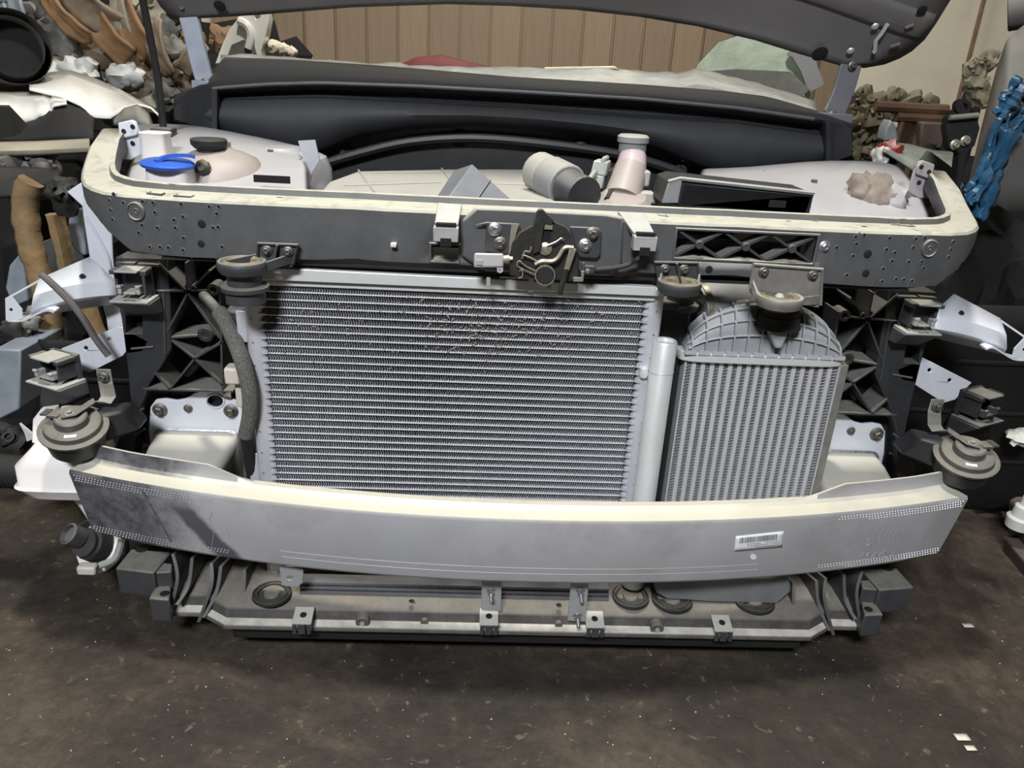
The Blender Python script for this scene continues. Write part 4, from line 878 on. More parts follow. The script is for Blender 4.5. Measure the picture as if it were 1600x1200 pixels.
# ================================================================== engine bay
# inner wings in body colour with strut towers
def apron(mir, label, rows):
    t = thing('inner_wing', label, 'body panel', (0.75 if mir else -.75, 1.65, .75))
    b = MB(); b.grid([[at(px, py, Y) for px, py in r] for Y, r in rows]); b.build('wing_panel', 'body_white', t, solid=.004, ang=60, sub=1)
    return t
wl = apron(False, 'white painted inner wing of the engine bay on the left', [
    (1.36, [(190, 320), (260, 320), (340, 320), (420, 320), (500, 330)]), (1.42, [(190, 296), (260, 286), (340, 290), (420, 288), (480, 300)]), (1.55, [(196, 268), (250, 258), (330, 262), (420, 248), (488, 262)]), (1.68, [(212, 240), (255, 222), (330, 218), (400, 226), (470, 238)]), (1.80, [(216, 212), (258, 205), (320, 203), (400, 216), (478, 232)]), (1.93, [(210, 194), (262, 190), (320, 196), (400, 212), (478, 230)]), (1.96, [(205, 198), (262, 196), (320, 204), (400, 224), (478, 244)])])
c = at(436, 238, 1.70); b = MB(); b.lathe([(.11, -.14), (.108, -.03), (.098, -.006), (.085, 0), (.05, .004), (.045, .012), (0, .014)], c, n=28, cap=False); b.build('strut_tower', 'body_white', wl)
for a in (.5, 2.6, 4.7): bolt(c+V((math.cos(a)*.065, math.sin(a)*.065, .003)), wl, .010, 'bolt', (0, 0, 1))
wr = apron(True, 'white painted inner wing of the engine bay on the right', [
    (1.38, [(1080, 350), (1180, 356), (1280, 360), (1380, 366), (1460, 372)]), (1.42, [(1080, 318), (1180, 325), (1280, 330), (1380, 338), (1460, 345)]), (1.55, [(1085, 290), (1180, 296), (1270, 292), (1370, 300), (1450, 320)]), (1.70, [(1090, 272), (1170, 268), (1260, 258), (1360, 264), (1430, 284)]), (1.85, [(1095, 262), (1170, 262), (1260, 250), (1340, 250), (1410, 262)]), (1.95, [(1095, 268), (1170, 266), (1260, 256), (1335, 250), (1400, 256)])])
c = at(1250, 282, 1.66); b = MB(); b.lathe([(.12, -.14), (.118, -.03), (.108, -.006), (.095, 0), (.06, .004), (.05, .010), (0, .012)], c, n=28, cap=False); b.build('strut_tower', 'body_white', wr)
for a in (.5, 2.6, 4.7): bolt(c+V((math.cos(a)*.075, math.sin(a)*.075, .003)), wr, .010, 'bolt', (0, 0, 1))
# plates with holes where the beam arms meet the wings
for mir, w in ((False, 'left'), (True, 'right')):
    t = thing('arm_end_plate', 'small pale plate with bolt holes at the rear end of the %s beam arm' % w, 'plate', at(200, 235, 1.56) if not mir else V((-at(200, 235, 1.56).x, 1.56, at(200, 235, 1.56).z)))
    m = 'body_white_clean' if not mir else 'pink_grey'
    if m == 'pink_grey' and m not in M: mat('pink_grey', (.27, .25, .26), .5, 0, .1, 14, dust=.4, dcol=DUST)
    o = [(184, 192), (206, 187), (212, 190), (218, 206), (224, 240), (204, 250), (184, 248), (186, 215)]
    b = MB(mir); b.prism(ats(o, 1.57), (0, .006, 0)); b.build('plate', m, t, bevel=.002)
    b = MB(mir); b.prism(ats([(184, 192), (206, 187), (214, 198), (214, 211), (190, 217), (186, 212)], 1.562), (0, .006, 0)); b.build('upper_fold', m, t, bevel=.002)
    for px, py in ((193, 205), (207, 198), (194, 229), (207, 224)):
        p = at(px, py, 1.560 if py < 215 else 1.568); p.x = -p.x if mir else p.x; hole(p, t, .0045, (0, -1, 0))
# coolant reservoir
c = at(345, 285, 1.52)
t = thing('coolant_reservoir', 'beige coolant reservoir with black cap at the left of the engine bay', 'reservoir', c-V((0, 0, .06)))
b = MB(); b.lathe([(.078, -.08), (.086, -.04), (.088, 0), (.084, .025), (.070, .045), (.045, .057), (.030, .060), (.024, .066), (.024, .075)], c, n=30, sx=1.0, cap=True); b.build('tank', 'tank_beige', t)
cc = at(327, 231, 1.50); b = MB(); b.lathe([(.022, -.03), (.021, -.004), (.026, .0), (.032, .006), (.033, .014), (.030, .017), (0, .017)], cc, n=22, cap=False); b.build('cap', 'rubber', t)
p = at(318, 262, 1.44); b = MB(); b.lathe([(.009, -.004), (.014, 0), (.014, .006), (.008, .010), (0, .010)], p, (-.1, -.9, .3), 8, cap=False); b.tube([p, p+V((-.026, -.004, -.010))], .0045, 8); b.build('valve', 'latch', t)
# washer filler with blue lid
c = at(262, 275, 1.40)
t = thing('washer_filler', 'white washer filler neck with a blue flip lid', 'filler neck', c-V((0, 0, .05)))
b = MB(); b.loft([rrect(c.x, 1.42, .036, .036, z) for z in (c.z-.06, c.z, c.z+.012)]); b.build('neck', 'tank_white', t, ang=50)
lc = at(262, 256, 1.41); b = MB(); b.lathe([(.030, -.008), (.044, -.004), (.046, .001), (.040, .005), (0, .007)], lc, (.05, -.05, 1), 26, cap=False); ld = b.build('lid', 'blue_cap', t)
b = MB(); b.bar(smooth([lc+V((-.012, -.02, .006)), lc+V((.005, -.005, .014)), lc+V((.035, .0, .016)), lc+V((.047, .004, .013))], 4), .014, .005); b.build('lid_tab', 'blue_cap', ld)
c = at(236, 240, 1.55); b = MB(); b.loft([rrect(c.x, 1.58, w_, w_, z) for w_, z in ((.026, c.z-.06), (.024, c.z+.03), (.026, c.z+.036), (.022, c.z+.038))]); tag(b.build('filler_tube', 'tank_white', ang=50), 'white square plastic tube behind the blue washer lid', 'tube')
# engine cover
t = thing('engine_cover', 'pale dusty engine cover behind the upper beam', 'engine cover', at(680, 320, 1.5))
b = MB(); zt = .868
q = [atz(x, y, zt) for x, y in ((494, 304), (512, 283), (556, 267), (700, 264), (842, 264), (866, 290), (868, 322), (700, 316))]
b.prism(q, (0, 0, -.05))
mat('dusty_pale', (.30, .295, .275), .55, 0, .12, 12, dust=.8, dcol=(.40, .385, .34))
b.build('cover_shell', 'dusty_pale', t, bevel=.010, seg=3)
for x0, y0, x1, y1 in ((560, 266, 585, 300), (690, 263, 720, 305), (580, 270, 690, 270), (540, 290, 690, 285), (720, 285, 850, 290)):
    b = MB(); b.tube([atz(x0, y0, zt+.001), atz(x1, y1, zt+.001)], .0022, 6); b.build('panel_line', 'dusty_pale', t)
p = [at(738, 256, 1.45), at(800, 313, 1.42), at(697, 313, 1.36)]
p2 = [v+V((-.03, .06, -.02)) for v in p]
t = thing('intake_scoop', 'blue-grey triangular plastic scoop standing behind the upper beam', 'air scoop', at(745, 315, 1.42))
b = MB(); b.add([p[0], p[1], p[2], p2[0]+V((-.005, 0, .0)), p2[1], p2[2]], [(0, 1, 2), (5, 4, 3), (0, 3, 4, 1), (1, 4, 5, 2), (2, 5, 3, 0)])
mat('scoop_grey', (.13, .14, .165), .42, 0, .08, 20, dust=.15, dcol=DUST)
b.build('shell', 'scoop_grey', t, bevel=.002)
b = MB(); b.tube([lerp(p[0], p[1], .45)+V((0, -.002, .001)), lerp(p[2], p[1], .45)+V((0, -.002, .001))], .0016, 6); b.build('moulding_line', 'scoop_grey', t)
# intake hose: pale cuff, grey ring, ribbed end
a = at(850, 272, 1.60); e = at(912, 306, 1.46)
t = thing('intake_hose', 'thick grey intake hose with pale cuff behind the latch', 'hose', at(885, 310, 1.5))
d = (e-a)
b = MB(); b.tube([a-d*.15, a+d*.22], .040, 20); b.build('pale_cuff', 'dusty_pale', t, bevel=.004)
b = MB(); b.tube([a+d*.18, a+d*.62], .043, 20); b.build('hose_body', 'plastic_grey', t, bevel=.004)
b = MB(); prof = []
for k in range(12): prof.append((.036 if k % 2 else .031, k*.006))
b.lathe(prof, a+d*.6, d, 20); b.build('ribbed_end', 'plastic', t)
t = thing('coil_connector', 'dusty green-grey wiring connector standing behind the latch', 'connector', at(932, 300, 1.5))
for (x0, y0, x1, y1, m) in ((936, 244, 948, 258, 'dusty_pale'), (922, 250, 950, 276, 'pale_green'), (918, 272, 944, 296, 'pale_green')):
    if 'pale_green' not in M: mat('pale_green', (.40, .43, .38), .55, 0, .2, 30, spots=.4, scol=(.1, .1, .1), sscale=30)
    b = MB(); q = ats([(x0+6, y0), (x1, y0+3), (x1-4, y1), (x0, y1-4)], 1.5); b.hexa(q, [v+V((.012, .035, 0)) for v in q]); b.build('housing', m, t, bevel=.003)
b = MB(); q = ats([(940, 268), (956, 264), (958, 300), (936, 312)], 1.515); b.hexa(q, [v+V((.01, .04, 0)) for v in q]); b.build('dark_shell', 'plastic_dark', t, bevel=.003)
b = MB(); b.tube(smooth([at(900, 318, 1.46), at(915, 290, 1.47), at(930, 268, 1.49)], 4), .0055, 8); b.build('wire', 'plastic_grey', t)
b = MB(); b.tube(smooth([at(948, 312, 1.46), at(956, 294, 1.50), at(955, 275, 1.53)], 4), .0055, 8); b.build('wire', 'rubber', t)
# coolant neck
c = at(980, 300, 1.52); z1 = at(990, 222, 1.56).z
t = thing('coolant_neck', 'pale pink filler neck with a dusty flat cap', 'filler neck', c-V((0, 0, .04)))
p0 = at(972, 310, 1.50); p1 = at(986, 262, 1.54); p2_ = at(990, 236, 1.56)
b = MB(); b.tube([p0, lerp(p0, p1, .6), p1], [.036, .034, .031], 20); b.build('neck_lower', 'tank_beige', t)
b = MB(); b.tube([p1, lerp(p1, p2_, .7), p2_], [.030, .027, .022], 20)
mat('pink_glass', (.42, .33, .35), .25, 0, .15, 12, coat=.4)
b.build('neck_upper', 'pink_glass', t)
b = MB(); b.lathe([(.024, -.022), (.027, -.018), (.027, -.002), (.031, 0), (.031, .010), (.026, .014), (0, .014)], at(989, 222, 1.56), n=24, cap=False); b.build('cap', 'plastic_grey', t)
b = MB(); b.lathe([(.05, -.02), (.052, 0), (.04, .012), (.0, .016)], at(975, 314, 1.48), (0, -.3, .9), 24, cap=False); b.build('base_collar', 'tank_beige', t)
b = MB(); b.box(at(1006, 278, 1.53), (.02, .03, .03)); b.build('side_lug', 'dusty_pale', t, bevel=.004)
b = MB(); b.box(at(1013, 308, 1.5), (.035, .03, .022)); tag(b.build('fuse_box', 'dusty_pale', bevel=.004), 'small pale box beside the filler neck behind the beam', 'box')
# black air duct, open towards the front
t = thing('intake_duct', 'wide black air intake duct with open mouth behind the beam', 'air duct', at(1150, 330, 1.42))
fo = [(1034, 318), (1045, 284), (1062, 279), (1272, 302), (1264, 334)]; fi = [(1066, 318), (1072, 287), (1266, 307), (1259, 332)]
F = ats(fo, 1.40); B = [v+V((0, .12, -.005)) for v in F]; n = len(F)
b = MB(); inner = ats([(1060, 322), (1068, 286), (1266, 307), (1258, 338)], 1.40)
b.prism(F, (0, .11, 0), [inner]); b.build('duct_shell', 'plastic_dark', t, bevel=.002)
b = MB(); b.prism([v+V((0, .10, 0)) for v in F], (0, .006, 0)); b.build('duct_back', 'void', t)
b = MB(); b.prism(ats([(1034, 318), (1045, 284), (1062, 279), (1066, 284), (1060, 318)], 1.395), (0, .006, 0)); b.build('mouth_cheek', 'plastic_grey', t, bevel=.002)
b = MB(); b.tube(ats([(1044, 284), (1062, 279), (1272, 302)], 1.398), .004, 6); b.build('mouth_lip', 'plastic_grey', t)
# crumpled pinkish cloth-like lump on the right wing
t = thing('wrapped_bundle', 'crumpled dirty brown bundle resting on the right inner wing', 'bundle', at(1385, 340, 1.5))
def lump(c, sx, sy, sz, seed, amp=.25, sub=3, freq=2.2):
    rnd = random.Random(seed); bm = bmesh.new(); bmesh.ops.create_icosphere(bm, subdivisions=sub, radius=1)
    from mathutils import noise as nz
    off = V((rnd.random()*50, rnd.random()*50, rnd.random()*50)); b = MB()
    for v in bm.verts:
        k = 1+amp*nz.noise(v.co*freq+off)*1.6+amp*.5*nz.noise(v.co*freq*2.7+off)
        v.co = V((v.co.x*sx*k, v.co.y*sy*k, v.co.z*sz*k))
    b.add([v.co+V(c) for v in bm.verts], [tuple(w.index for w in f.verts) for f in bm.faces]); bm.free(); return b
mat('brown_cloth', (.20, .165, .14), .8, 0, .4, 14, bump=.4, bscale=30)
for k, (px, py, r, m) in enumerate(((1366, 308, .05, 'brown_cloth'), (1388, 312, .045, 'pink_grey'), (1348, 296, .035, 'brown_cloth'))):
    lump(at(px, py, 1.52), r*.8, r*.8, r*.9, 40+k, .3).build('fold', m, t, ang=60)

# ================================================================== black backing sheets added for the dark space behind the horns
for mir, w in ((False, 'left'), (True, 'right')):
    t = thing('shade_backing', 'black backing sheet standing in for the shade behind the %s horn' % w, 'wheel liner', V(((1 if mir else -1)*.9, 1.6, .1)))
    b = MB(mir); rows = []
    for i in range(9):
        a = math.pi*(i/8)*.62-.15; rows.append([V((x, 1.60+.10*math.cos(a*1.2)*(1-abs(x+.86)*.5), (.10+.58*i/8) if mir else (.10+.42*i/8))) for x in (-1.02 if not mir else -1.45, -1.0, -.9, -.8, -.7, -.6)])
    b.grid(rows); b.build('liner', 'black_paint', t, solid=.006, ang=60)  # added sheet, near black to stand for deep shade
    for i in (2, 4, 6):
        b = MB(mir); b.tube([rows[i][k]+V((0, -.004, 0)) for k in range(6)], .006, 6); b.build('backing_ridge', 'black_paint', t)

for (px, py, w, wing) in ((428, 284, .062, wl), (1210, 322, .03, wr)):
    b = MB(); b.box(at(px, py, 1.40 if wing is wl else 1.41)+V((0, -.012, .006)), (w, .006, .012)); b.build('dark_slot', 'void', wing)
for pts in ([(470, 232), (486, 228), (488, 246), (478, 262), (470, 292)], ):
    b = MB(); b.bar(ats(pts, 1.60), .03, .006, up=(0, 1, 0)); b.build('edge_flange', 'body_white', wl)
# ================================================================== cowl panel
def cowl():
    t = thing('cowl_panel', 'wide black plastic cowl panel across the back of the engine bay', 'cowl panel', (0, 1.98, .85))
    xs = [272, 300, 340, 400, 470, 550, 640, 740, 840, 940, 1030, 1110, 1190, 1260, 1310, 1332]
    lip = [(272, 168), (300, 142), (340, 135), (420, 129), (500, 127), (650, 132), (800, 140), (1000, 152), (1150, 166), (1290, 186), (1332, 200)]
    top = [(272, 150), (320, 130), (345, 90), (450, 94), (600, 104), (800, 121), (1000, 133), (1130, 143), (1200, 152), (1290, 178), (1332, 195)]
    pt = [(272, 178), (300, 168), (340, 160), (500, 156), (800, 172), (1000, 188), (1150, 196), (1290, 216), (1332, 225)]
    bot = [(272, 186), (300, 196), (335, 200), (400, 226), (470, 240), (490, 236), (560, 208), (640, 196), (740, 191), (840, 197), (940, 208), (1030, 228), (1080, 250), (1130, 268), (1190, 268), (1260, 258), (1310, 250), (1332, 242)]
    XS = [272+1060*i/53 for i in range(54)]
    def row(tab, Y, dy=0): return [at(x, interp(tab, x)+dy, Y) for x in XS]
    b = MB(); b.grid([row(top, 2.12), row(lip, 1.965, -5), row(lip, 1.95, -2), row(lip, 1.947, 2), row(lip, 1.953, 6), row(lip, 1.965, 8)]); b.build('upper_shelf', 'cowl_top', t, solid=.004, ang=50)
    b = MB(); b.grid([row(lip, 1.975, 8), row(lip, 1.99, 14), row(pt, 1.985, -8), row(pt, 1.97, -4)]); b.build('seal_channel', 'black_paint', t, solid=.004, ang=50)
    b = MB(); b.tube([p for p in row(lip, 1.944, 3)[3:-3]], .0045, 8); b.build('lip_highlight', 'plastic', t)  # lighter bead paints the highlight along the cowl lip
    b = MB(); b.grid([row(pt, 1.97, -4), row(pt, 1.955, 0)]+[[at(x, lerp(interp(pt, x), interp(bot, x), k/4), 1.955-.02*math.sin(math.pi*k/4)) for x in XS] for k in range(1, 5)]+[row(bot, 1.975, 5)]); b.build('front_apron', 'cowl_front', t, solid=.004, ang=50)
    for px in (337, 1292):
        b = MB(); q = [at(px, interp(lip, px)+4, 1.93), at(px, interp(bot, px), 1.93)]; b.bar(q, .012, .02, up=(0, 1, 0)); b.build('end_rib', 'plastic_dark', t)
    p = [at(272, 168, 1.9), at(300, 142, 1.93), at(336, 135, 1.95), at(336, 200, 1.94), at(300, 196, 1.92), at(274, 186, 1.9)]
    b = MB(); b.prism(p, (0, .03, 0)); b.build('end_cap', 'plastic_dark', t)
    p = [at(1288, 186, 1.95), at(1330, 200, 1.9), at(1332, 242, 1.9), at(1310, 250, 1.92), at(1288, 252, 1.94)]
    b = MB(); b.prism(p, (0, .03, 0)); b.build('end_cap', 'plastic_dark', t)
    # bulkhead insulation under the arch
    b = MB(); o = [(472, 236), (560, 204), (640, 192), (740, 187), (840, 193), (940, 204), (1030, 224), (1085, 248), (1100, 330), (470, 330)]
    b.prism(ats(o, 2.02), (0, .02, 0)); bh = b.build('bulkhead_pad', 'plastic_dark', t)
    for px, py in ((537, 238), (717, 216), (908, 230), (1066, 262)):
        p = at(px, py, 2.005); b = MB(); b.lathe([(.022, -.012), (.016, 0), (.008, .004), (.007, .014), (0, .014)], p, FRONT, 14, cap=False); b.build('stud_boss', 'plastic_dark', bh)
    b = MB(); b.tube(smooth([at(x, y, 2.0) for x, y in ((485, 262), (560, 240), (640, 222), (740, 216), (860, 226), (980, 244), (1070, 272))], 4), .012, 8); b.build('pressed_ridge', 'plastic_dark', bh)
mat('cowl_top', (.0125, .013, .016), .8, 0, .15, 10, dust=.06, dcol=(.2, .2, .2))
mat('cowl_front', (.016, .0165, .0195), .65, 0, .2, 8, dust=.08, dcol=(.2, .2, .2), spots=.3, scol=(.04, .04, .043), sscale=5)
cowl()
# dashboard ledge and windscreen remains
t = thing('dusty_dashboard', 'pale dusty dashboard ledge lying behind the cowl', 'dashboard', at(900, 130, 2.3))
tops = [(345, 86), (420, 88), (500, 95), (585, 100), (620, 98), (640, 105), (740, 106), (850, 108), (930, 104), (1000, 112), (1060, 115), (1090, 108), (1180, 130), (1280, 160)]
b = MB(); rnd = random.Random(2); XS = [345+930*i/60 for i in range(61)]
b.grid([[at(x, interp(tops, x)+rnd.uniform(-1.5, 1.5), 2.42) for x in XS], [at(x, interp(tops, x)+6+rnd.uniform(-2, 2), 2.32)+V((0, 0, rnd.uniform(-.004, .004))) for x in XS], [at(x, interp(tops, x)+24, 2.16) for x in XS], [at(x, interp(tops, x)+60, 2.15) for x in XS]])
mat('dash_dust', (.20, .205, .20), .8, 0, .25, 9, bump=.4, bscale=60, spots=.4, scol=(.40, .385, .32), sscale=6)
b.build('ledge', 'dash_dust', t, solid=.006, ang=60)
b = MB(); b.hexa(ats([(850, 105), (960, 103), (968, 109), (850, 112)], 2.36), ats([(850, 105), (960, 103), (968, 109), (850, 112)], 2.42))
mat('cream_foam', (.60, .56, .45), .8, 0, .1, 20)
b.build('cream_strip', 'cream_foam', t, bevel=.004)
t = thing('broken_windscreen', 'greenish broken windscreen corner behind the cowl on the right', 'windscreen', at(1180, 150, 2.5))
b = MB(); o = [(1078, 135), (1092, 100), (1125, 66), (1160, 54), (1215, 62), (1238, 72), (1255, 100), (1268, 140), (1262, 180), (1090, 175)]
b.prism(ats(o, 2.55), (0, .006, 0))
mat('glass_green', (.56, .68, .58), .3, 0, .25, 9, bump=.6, bscale=40, spots=.8, scol=(.66, .67, .60), sscale=4)
b.build('glass_sheet', 'glass_green', t)
b = MB(); b.bar(ats([(1236, 72), (1248, 80), (1262, 104), (1275, 138)], 2.53), .05, .012, up=(0, 1, 0)); b.build('pillar_strip', 'body_white', t)
b = MB(); b.prism(ats([(1095, 112), (1150, 108), (1235, 112), (1266, 140), (1240, 160), (1140, 148), (1085, 136)], 2.52), (0, .01, 0)); b.build('dusty_lower_edge', 'dash_dust', t)
b = MB(); b.grid([[at(x, interp([(620, 106), (650, 92), (690, 88), (730, 98), (770, 108)], x)+dy, Y) for x in range(620, 771, 10)] for dy, Y in ((0, 2.62), (4, 2.55), (20, 2.52), (70, 2.52))])
mat('red_cloth', (.11, .010, .014), .7, 0, .3, 12)
tag(b.build('seat_top', 'red_cloth', solid=.01, ang=60), 'dark red rounded seat top showing behind the dashboard', 'seat')

# ================================================================== open hood
def hood():
    t = thing('open_hood', 'raised grey hood seen from below along the top of the picture', 'hood', (0, 2.05, 1.15))
    d = V((0, -.62, .785))
    rear = [(272, 30), (300, 28), (400, 22), (550, 10), (700, 5), (800, 8), (900, 14), (1000, 25), (1090, 40), (1180, 62), (1250, 84), (1310, 101), (1350, 105)]
    def side(v): return interp([(0, 0), (.03, 45), (.06, 62), (.12, 92), (.2, 128), (.5, 190), (1, 190)], v)
    xs = [at(p[0], p[1], 2.06) for p in rear]
    rows = []; vs = [0, .012, .03, .05, .08, .12, .16, .2, .3, .45, .7, 1.0]
    xL, xR = xs[0].x, xs[-1].x
    for v in vs:
        wr = interp([(0, 0), (.012, .045), (.03, .075), (.05, .095), (.08, .11), (.12, .115), (.2, .118), (.5, .10), (1, -.02)], v)
        wl = interp([(0, 0), (.03, .02), (.1, .04), (1, .0)], v)
        r = []
        for p in xs:
            u = (p.x-xL)/(xR-xL); flat = lerp(p.z, 1.2, min(1, v*1.2)); bow = .04*math.sin(math.pi*u)*v
            r.append(V((lerp(xL-wl, xR+wr, u), 2.06, flat))+d*v*1.02+V((0, bow*.8, bow)))
        rows.append(r)
    b = MB(); b.grid(rows); b.build('outer_skin', 'hood_grey', t, solid=.008, ang=60)
    # inner frame pressings
    def hp(u, v, off): 
        i = max(k for k in range(len(vs)-1) if vs[k] <= v); f = (v-vs[i])/(vs[i+1]-vs[i]); n = len(xs)-1; g = min(u*n, n-1e-6); j = int(g); h = g-j
        p = lerp(lerp(rows[i][j], rows[i][j+1], h), lerp(rows[i+1][j], rows[i+1][j+1], h), f); return p+V((0, -.785, -.62))*off
    b = MB(); ring = []
    for k in range(41):
        u = lerp(.02, .985, k/40); v0 = .075+.04*math.sin(math.pi*u)
        ring.append([hp(u, v0, .004), hp(u, v0+.012, .010), hp(u, v0+.05, .010), hp(u, v0+.065, .004)])
    b.loft(ring, close=False, cap=False); b.build('inner_frame', 'hood_grey', t, solid=.003, ang=60)
    def onh(px, py):                                   # nearest grid point of the skin under that direction
        dr = ray(px, py); best = None
        for i in range(120):
            for j in range(60):
                p = hp(j/60, i/120*.4, .012); q = (p-CAM).normalized(); e = (q-dr).length
                if best is None or e < best[0]: best = (e, p)
        return best[1]
    n = V((0, -.785, -.62))
    for px, py, r in ((1443, 16, .012), (1280, 78, .020), (340, 10, .014)): p = onh(px, py)+n*.004; hole(p, t, r, n)
    for path in ([(1382, 33), (1374, 48), (1368, 60), (1366, 74), (1361, 75)],): b = MB(); b.tube([onh(*q)+n*.006 for q in path], .005, 6); b.build('wire_clip', 'cond_metal', t)
    for px, py in ((1362, 37), (1328, 80)): b = MB(); b.lathe([(.009, 0), (.007, .003), (0, .004)], onh(px, py)+n*.002, n, 12, cap=False); b.build('plug', 'cond_metal', t)
    for a, c in (((1410, 41), (1430, 38)), ((1388, 70), (1406, 67))): b = MB(); b.tube([onh(*a)+n*.004, onh(*c)+n*.004], .004, 6); b.build('stamped_line', 'hood_grey', t)
    return t
mat('hood_grey', (.135, .128, .123), .45, .1, .08, 8, spots=.2, scol=(.14, .12, .11), sscale=4, coat=.2)
HOOD = hood()
def hinge(pts, Y, w, m):
    P = [at(x, y, yy) for (x, y), yy in zip(pts, Y)]
    b = MB(); b.bar(smooth(P, 4), w, .012, up=(0, 1, 0)); a = b.build('hinge', m, HOOD, bevel=.003)
    b = MB(); b.bar([P[-1]+V((-.03, 0, 0)), P[-1]+V((.05, .0, 0))], .05, .03, up=(0, 0, 1)); b.build('hinge_foot', m, a, bevel=.003)
    for k in (0, -1): bolt(P[k]+V((0, -.012, -.01 if k == 0 else .01)), a, .011, 'bolt')
    return a
mat('hinge_grey', (.15, .15, .165), .5, .2, .1, 12, dust=.2)
mat('hinge_blue', (.33, .36, .42), .45, .2, .15, 12)
hinge([(1330, 96), (1326, 112), (1318, 140), (1305, 172), (1296, 186)], [2.06, 2.06, 2.06, 2.05, 2.03], .055, 'hinge_grey')
hinge([(288, 5), (298, 38), (308, 80), (318, 118), (324, 136)], [2.06, 2.06, 2.06, 2.06, 2.05], .045, 'hinge_blue')['label'] = 'blue-grey left hinge arm'
t = thing('hood_prop', 'thin black hood prop rod standing on the left inner wing', 'prop rod', at(255, 200, 1.75))
b = MB(); b.tube(smooth([at(255, 203, 1.75), at(254, 185, 1.75), at(246, 120, 1.73), at(234, 55, 1.70), at(222, -5, 1.67), at(200, -110, 1.62)], 4), .0075, 10); b.build('rod', 'rubber', t)
b = MB(); b.box(at(256, 206, 1.745), (.045, .035, .02)); b.build('foot_clip', 'plastic', t, bevel=.004)

# cabin of the car behind the bulkhead, hidden by the cowl: carries dashboard, seat and windscreen
t = thing('car_cabin', 'dark car body behind the cowl, carrying the dashboard', 'car body', (0, 2.5, FZ))
b = MB(); b.loft([[V((x, y, z)) for x, y in ((-.80, 2.17), (.80, 2.17), (.84, 2.5), (.80, 2.9), (-.80, 2.9), (-.84, 2.5))] for z in (FZ, .3, .9, .985)]); b.build('body_shell', 'black_paint', t, bevel=.02)
for s_ in (-1, 1): b = MB(); b.box((s_*.815, 2.55, .5), (.03, .45, .6)); b.build('door_sill', 'black_paint', t, bevel=.01)
# ================================================================== building
def floor_mat():
    m = bpy.data.materials.new('concrete_floor'); m.use_nodes = True; nt = m.node_tree; N = nt.nodes; L = nt.links; b = N['Principled BSDF']; tc = N.new('ShaderNodeTexCoord')
    def noise(sc, det=6, r=.65, dist=0):
        n = N.new('ShaderNodeTexNoise'); n.inputs['Scale'].default_value = sc; n.inputs['Detail'].default_value = det; n.inputs['Roughness'].default_value = r; n.inputs['Distortion'].default_value = dist; L.new(tc.outputs['Object'], n.inputs['Vector']); return n.outputs['Fac']
    def ramp(f, stops):
        r = N.new('ShaderNodeValToRGB'); e = r.color_ramp.elements
        e[0].position, e[0].color = stops[0][0], (*stops[0][1], 1); e[1].position, e[1].color = stops[-1][0], (*stops[-1][1], 1)
        for p, c in stops[1:-1]: q = e.new(p); q.color = (*c, 1)
        L.new(f, r.inputs[0]); return r.outputs[0]
    c1 = ramp(noise(1.6, 8, .7, .4), [(.32, (.014, .011, .009)), (.46, (.034, .027, .020)), (.58, (.078, .060, .043)), (.70, (.038, .033, .029))])
    c2 = ramp(noise(26, 8, .75), [(.35, (.45, .42, .40)), (.62, (1.15, 1.12, 1.08))])
    x = N.new('ShaderNodeMix'); x.data_type = 'RGBA'; x.blend_type = 'MULTIPLY'; x.inputs[0].default_value = .75; L.new(c1, x.inputs[6]); L.new(c2, x.inputs[7])
    sp = N.new('ShaderNodeMapRange'); sp.inputs[1].default_value = .62; sp.inputs[2].default_value = .72; L.new(noise(42, 4, .6, .6), sp.inputs[0])
    y = N.new('ShaderNodeMix'); y.data_type = 'RGBA'; L.new(sp.outputs[0], y.inputs[0]); L.new(x.outputs[2], y.inputs[6]); y.inputs[7].default_value = (.13, .098, .066, 1)
    L.new(y.outputs[2], b.inputs['Base Color'])
    rr = N.new('ShaderNodeMapRange'); rr.inputs[3].default_value = .5; rr.inputs[4].default_value = .85; L.new(noise(5), rr.inputs[0]); L.new(rr.outputs[0], b.inputs['Roughness'])
    bp = N.new('ShaderNodeBump'); bp.inputs['Strength'].default_value = .5; bp.inputs['Distance'].default_value = .006; L.new(noise(38, 8, .75), bp.inputs['Height']); L.new(bp.outputs[0], b.inputs['Normal'])
    M['concrete_floor'] = m
floor_mat()
b = MB(); b.box((0, 2, FZ-.05), (13, 11, .1)); struct(b.build('floor', 'concrete_floor', origin=(0, 2, FZ)))
mat('plaster_cream', (.78, .71, .57), .8, 0, .06, 3, spots=.15, scol=(.36, .32, .25), sscale=2)
mat('plank', (.27, .20, .13), .65, 0, .12, 6, stretch=(14, 14, .6), spots=.4, scol=(.22, .155, .095), sscale=3)
mat('plank_b', (.30, .22, .145), .65, 0, .12, 6, stretch=(14, 14, .6), spots=.4, scol=(.25, .18, .11), sscale=3)
YW = 6.0
b = MB(); b.box((0, YW+.1, 1.8), (13, .12, 3.8)); wb = struct(b.build('wall_back', 'plaster_cream', origin=(0, YW+.1, 0)))
xw0, xw1 = at(330, 60, YW).x, at(1322, 120, YW).x; npl = 21; pw = (xw1-xw0)/npl
for k in range(npl):
    def mk(b): b.box((0, 0, 1.5), (pw-.022, .03, 3.2)); 
    o = inst('plank', 'plank', mk, 'plank' if k % 3 else 'plank_b', (xw0+pw*(k+.5), YW+.015, .05), wb); o.rotation_euler = (0, 0, 0)
b = MB(); b.box(((xw0+xw1)/2, YW+.035, 1.55), (xw1-xw0, .006, 3.2)); b.build('backing_board', 'plank', wb)
p = at(1540, 0, YW-.05); b = MB(); b.tube([(p.x, YW-.03, FZ), (p.x, YW-.03, 3.4)], .014, 10)
mat('pipe_rust', (.20, .13, .075), .8, 0, .3, 10)
